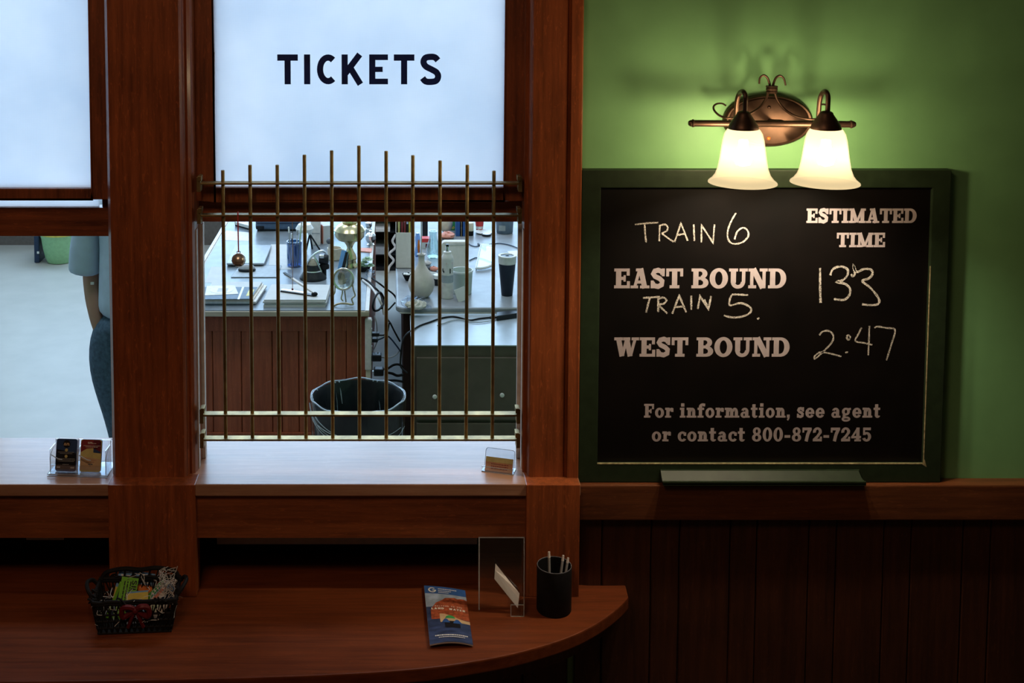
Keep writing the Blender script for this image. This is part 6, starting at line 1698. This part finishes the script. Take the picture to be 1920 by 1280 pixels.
for hnd, sg in (('hL', 1), ('hR', -1)):
    c = V(N[hnd][0])
    for i, (dx, ln) in enumerate(((-.026, .062), (-.009, .072), (.008, .068), (.024, .052))):
        ax = V((dx, 0, 0)) if hnd == 'hL' else V((0, dx, 0))
        curl = V((.012, -.014, 0)) if hnd == 'hL' else V((.012, -.004, 0))
        a = c + ax + V((0, 0, -.03)); b = a + V((0, 0, -ln * .5)) + curl * .5; d = a + V((0, 0, -ln)) + curl * 1.6
        N[hnd + 'f%da' % i] = (a, .0088); N[hnd + 'f%db' % i] = (b, .0085); N[hnd + 'f%dc' % i] = (d, .0072)
        E += [(hnd, hnd + 'f%da' % i), (hnd + 'f%da' % i, hnd + 'f%db' % i), (hnd + 'f%db' % i, hnd + 'f%dc' % i)]
    th = (V((.034, -.012, .012)) if hnd == 'hL' else V((-.01, -.036, .012)))
    N[hnd + 'ta'] = (c + th, .0105); N[hnd + 'tb'] = (c + th * 1.35 + V((0, 0, -.045)), .009)
    E += [(hnd, hnd + 'ta'), (hnd + 'ta', hnd + 'tb')]
skin('body', N, E, SKINM, per, 1, off, mul=1.1)
# face: nose, eyes, mouth, ears, hair (above the window rail)
m = MB(off); m.ball((pxc, PYY - .098, 1.615), .014, 8, (.8, 1.3, 1.7)); m.build('nose', SKINM, per, smooth=True)
for sx in (-1, 1):
    e_ = MB(off).ball((pxc + sx * .030, PYY - .083, 1.64), .012, 8).build('eye', EYEW, per, smooth=True)
    MB(off).ball((pxc + sx * .030, PYY - .092, 1.64), .0055, 8).build('iris', BLACK, e_, smooth=True)
    MB(off).ball((pxc + sx * .078, PYY + .005, 1.625), .028, 8, (.35, .7, 1.1)).build('ear', SKINM, per, smooth=True)
MB(off).ball((pxc, PYY - .084, 1.568), .022, 8, (1, .35, .3)).build('mouth', MAROON, per, smooth=True)
m = MB(off); m.ball((pxc, PYY + .012, 1.672), .095, 12, (.92, 1.02, .78)); m.build('hair', HAIRM, per, smooth=True)
# shirt: loose torso and sleeves
sh0 = V((-1.352, PYY, 1.40)); sh1 = V((-1.378, PYY + .01, 1.245)); sh2 = V((-1.386, PYY + .02, 1.095))
Nn = {'hem': ((pxc - .005, PYY, .865), (.160, .130)), 'low': ((pxc - .003, PYY, .97), (.156, .128)), 'mid': ((pxc, PYY, 1.12), (.154, .122)), 'chest': ((pxc, PYY, 1.29), (.165, .12)), 'sh': ((pxc, PYY, 1.385), (.13, .085)), 'col': ((pxc, PYY, 1.45), (.066, .062)),
      's0': (sh0, .070), 's1': (sh1, .066), 's2': (sh2, (.070, .068)), 's3': (sh2 + V((-.001, .001, -.008)), (.069, .066)),
      'r0': ((-.948, PYY, 1.40), .070), 'r1': ((-.925, PYY + .01, 1.25), .066), 'r2': ((-.915, PYY + .02, 1.10), (.070, .068))}
skin('shirt', Nn, [('hem', 'low'), ('low', 'mid'), ('mid', 'chest'), ('chest', 'sh'), ('sh', 'col'), ('sh', 's0'), ('s0', 's1'), ('s1', 's2'), ('s2', 's3'), ('sh', 'r0'), ('r0', 'r1'), ('r1', 'r2')], SHIRT, per, 2, off, mul=1.18)
# jeans
Nj = {'top': ((pxc, PYY, .955), (.150, .105)), 'seat': ((pxc, PYY, .89), (.158, .11)),
      'tL': ((-1.262, PYY, .80), (.122, .112)), 'mL': ((-1.258, PYY - .01, .66), (.108, .098)), 'kL': ((-1.215, PYY - .02, .47), (.084, .082)), 'cL': ((-1.192, PYY + .01, .28), (.076, .076)), 'hL': ((-1.185, PYY + .03, .07), (.070, .075)),
      'tR': ((-1.05, PYY, .82), (.105, .11)), 'mR': ((-1.055, PYY - .01, .66), (.094, .096)), 'kR': ((-1.06, PYY - .02, .48), (.078, .08)), 'cR': ((-1.055, PYY + .01, .28), (.074, .075)), 'hR': ((-1.05, PYY + .03, .07), (.070, .075))}
skin('jeans', Nj, [('top', 'seat'), ('seat', 'tL'), ('tL', 'mL'), ('mL', 'kL'), ('kL', 'cL'), ('cL', 'hL'), ('seat', 'tR'), ('tR', 'mR'), ('mR', 'kR'), ('kR', 'cR'), ('cR', 'hR')], DENIM, per, 2, off, root=1, mul=1.22)
m = MB(off); p = Q(173, 531, -.030) + V((.034, 0, 0)); m.box((p.x - .008, p.y - .004, p.z - .006), (p.x + .008, p.y + .004, p.z + .006)); m.build('white_patch', WHITE, per, bevel=.002)
for sx, a in ((-1, aL), (1, aR)):
    m = MB(off); m.ball((a.x + sx * .01, a.y - .07, .045), .05, 10, (.95, 2.7, .9)); m.build('shoe', SOFTB, per, smooth=True)
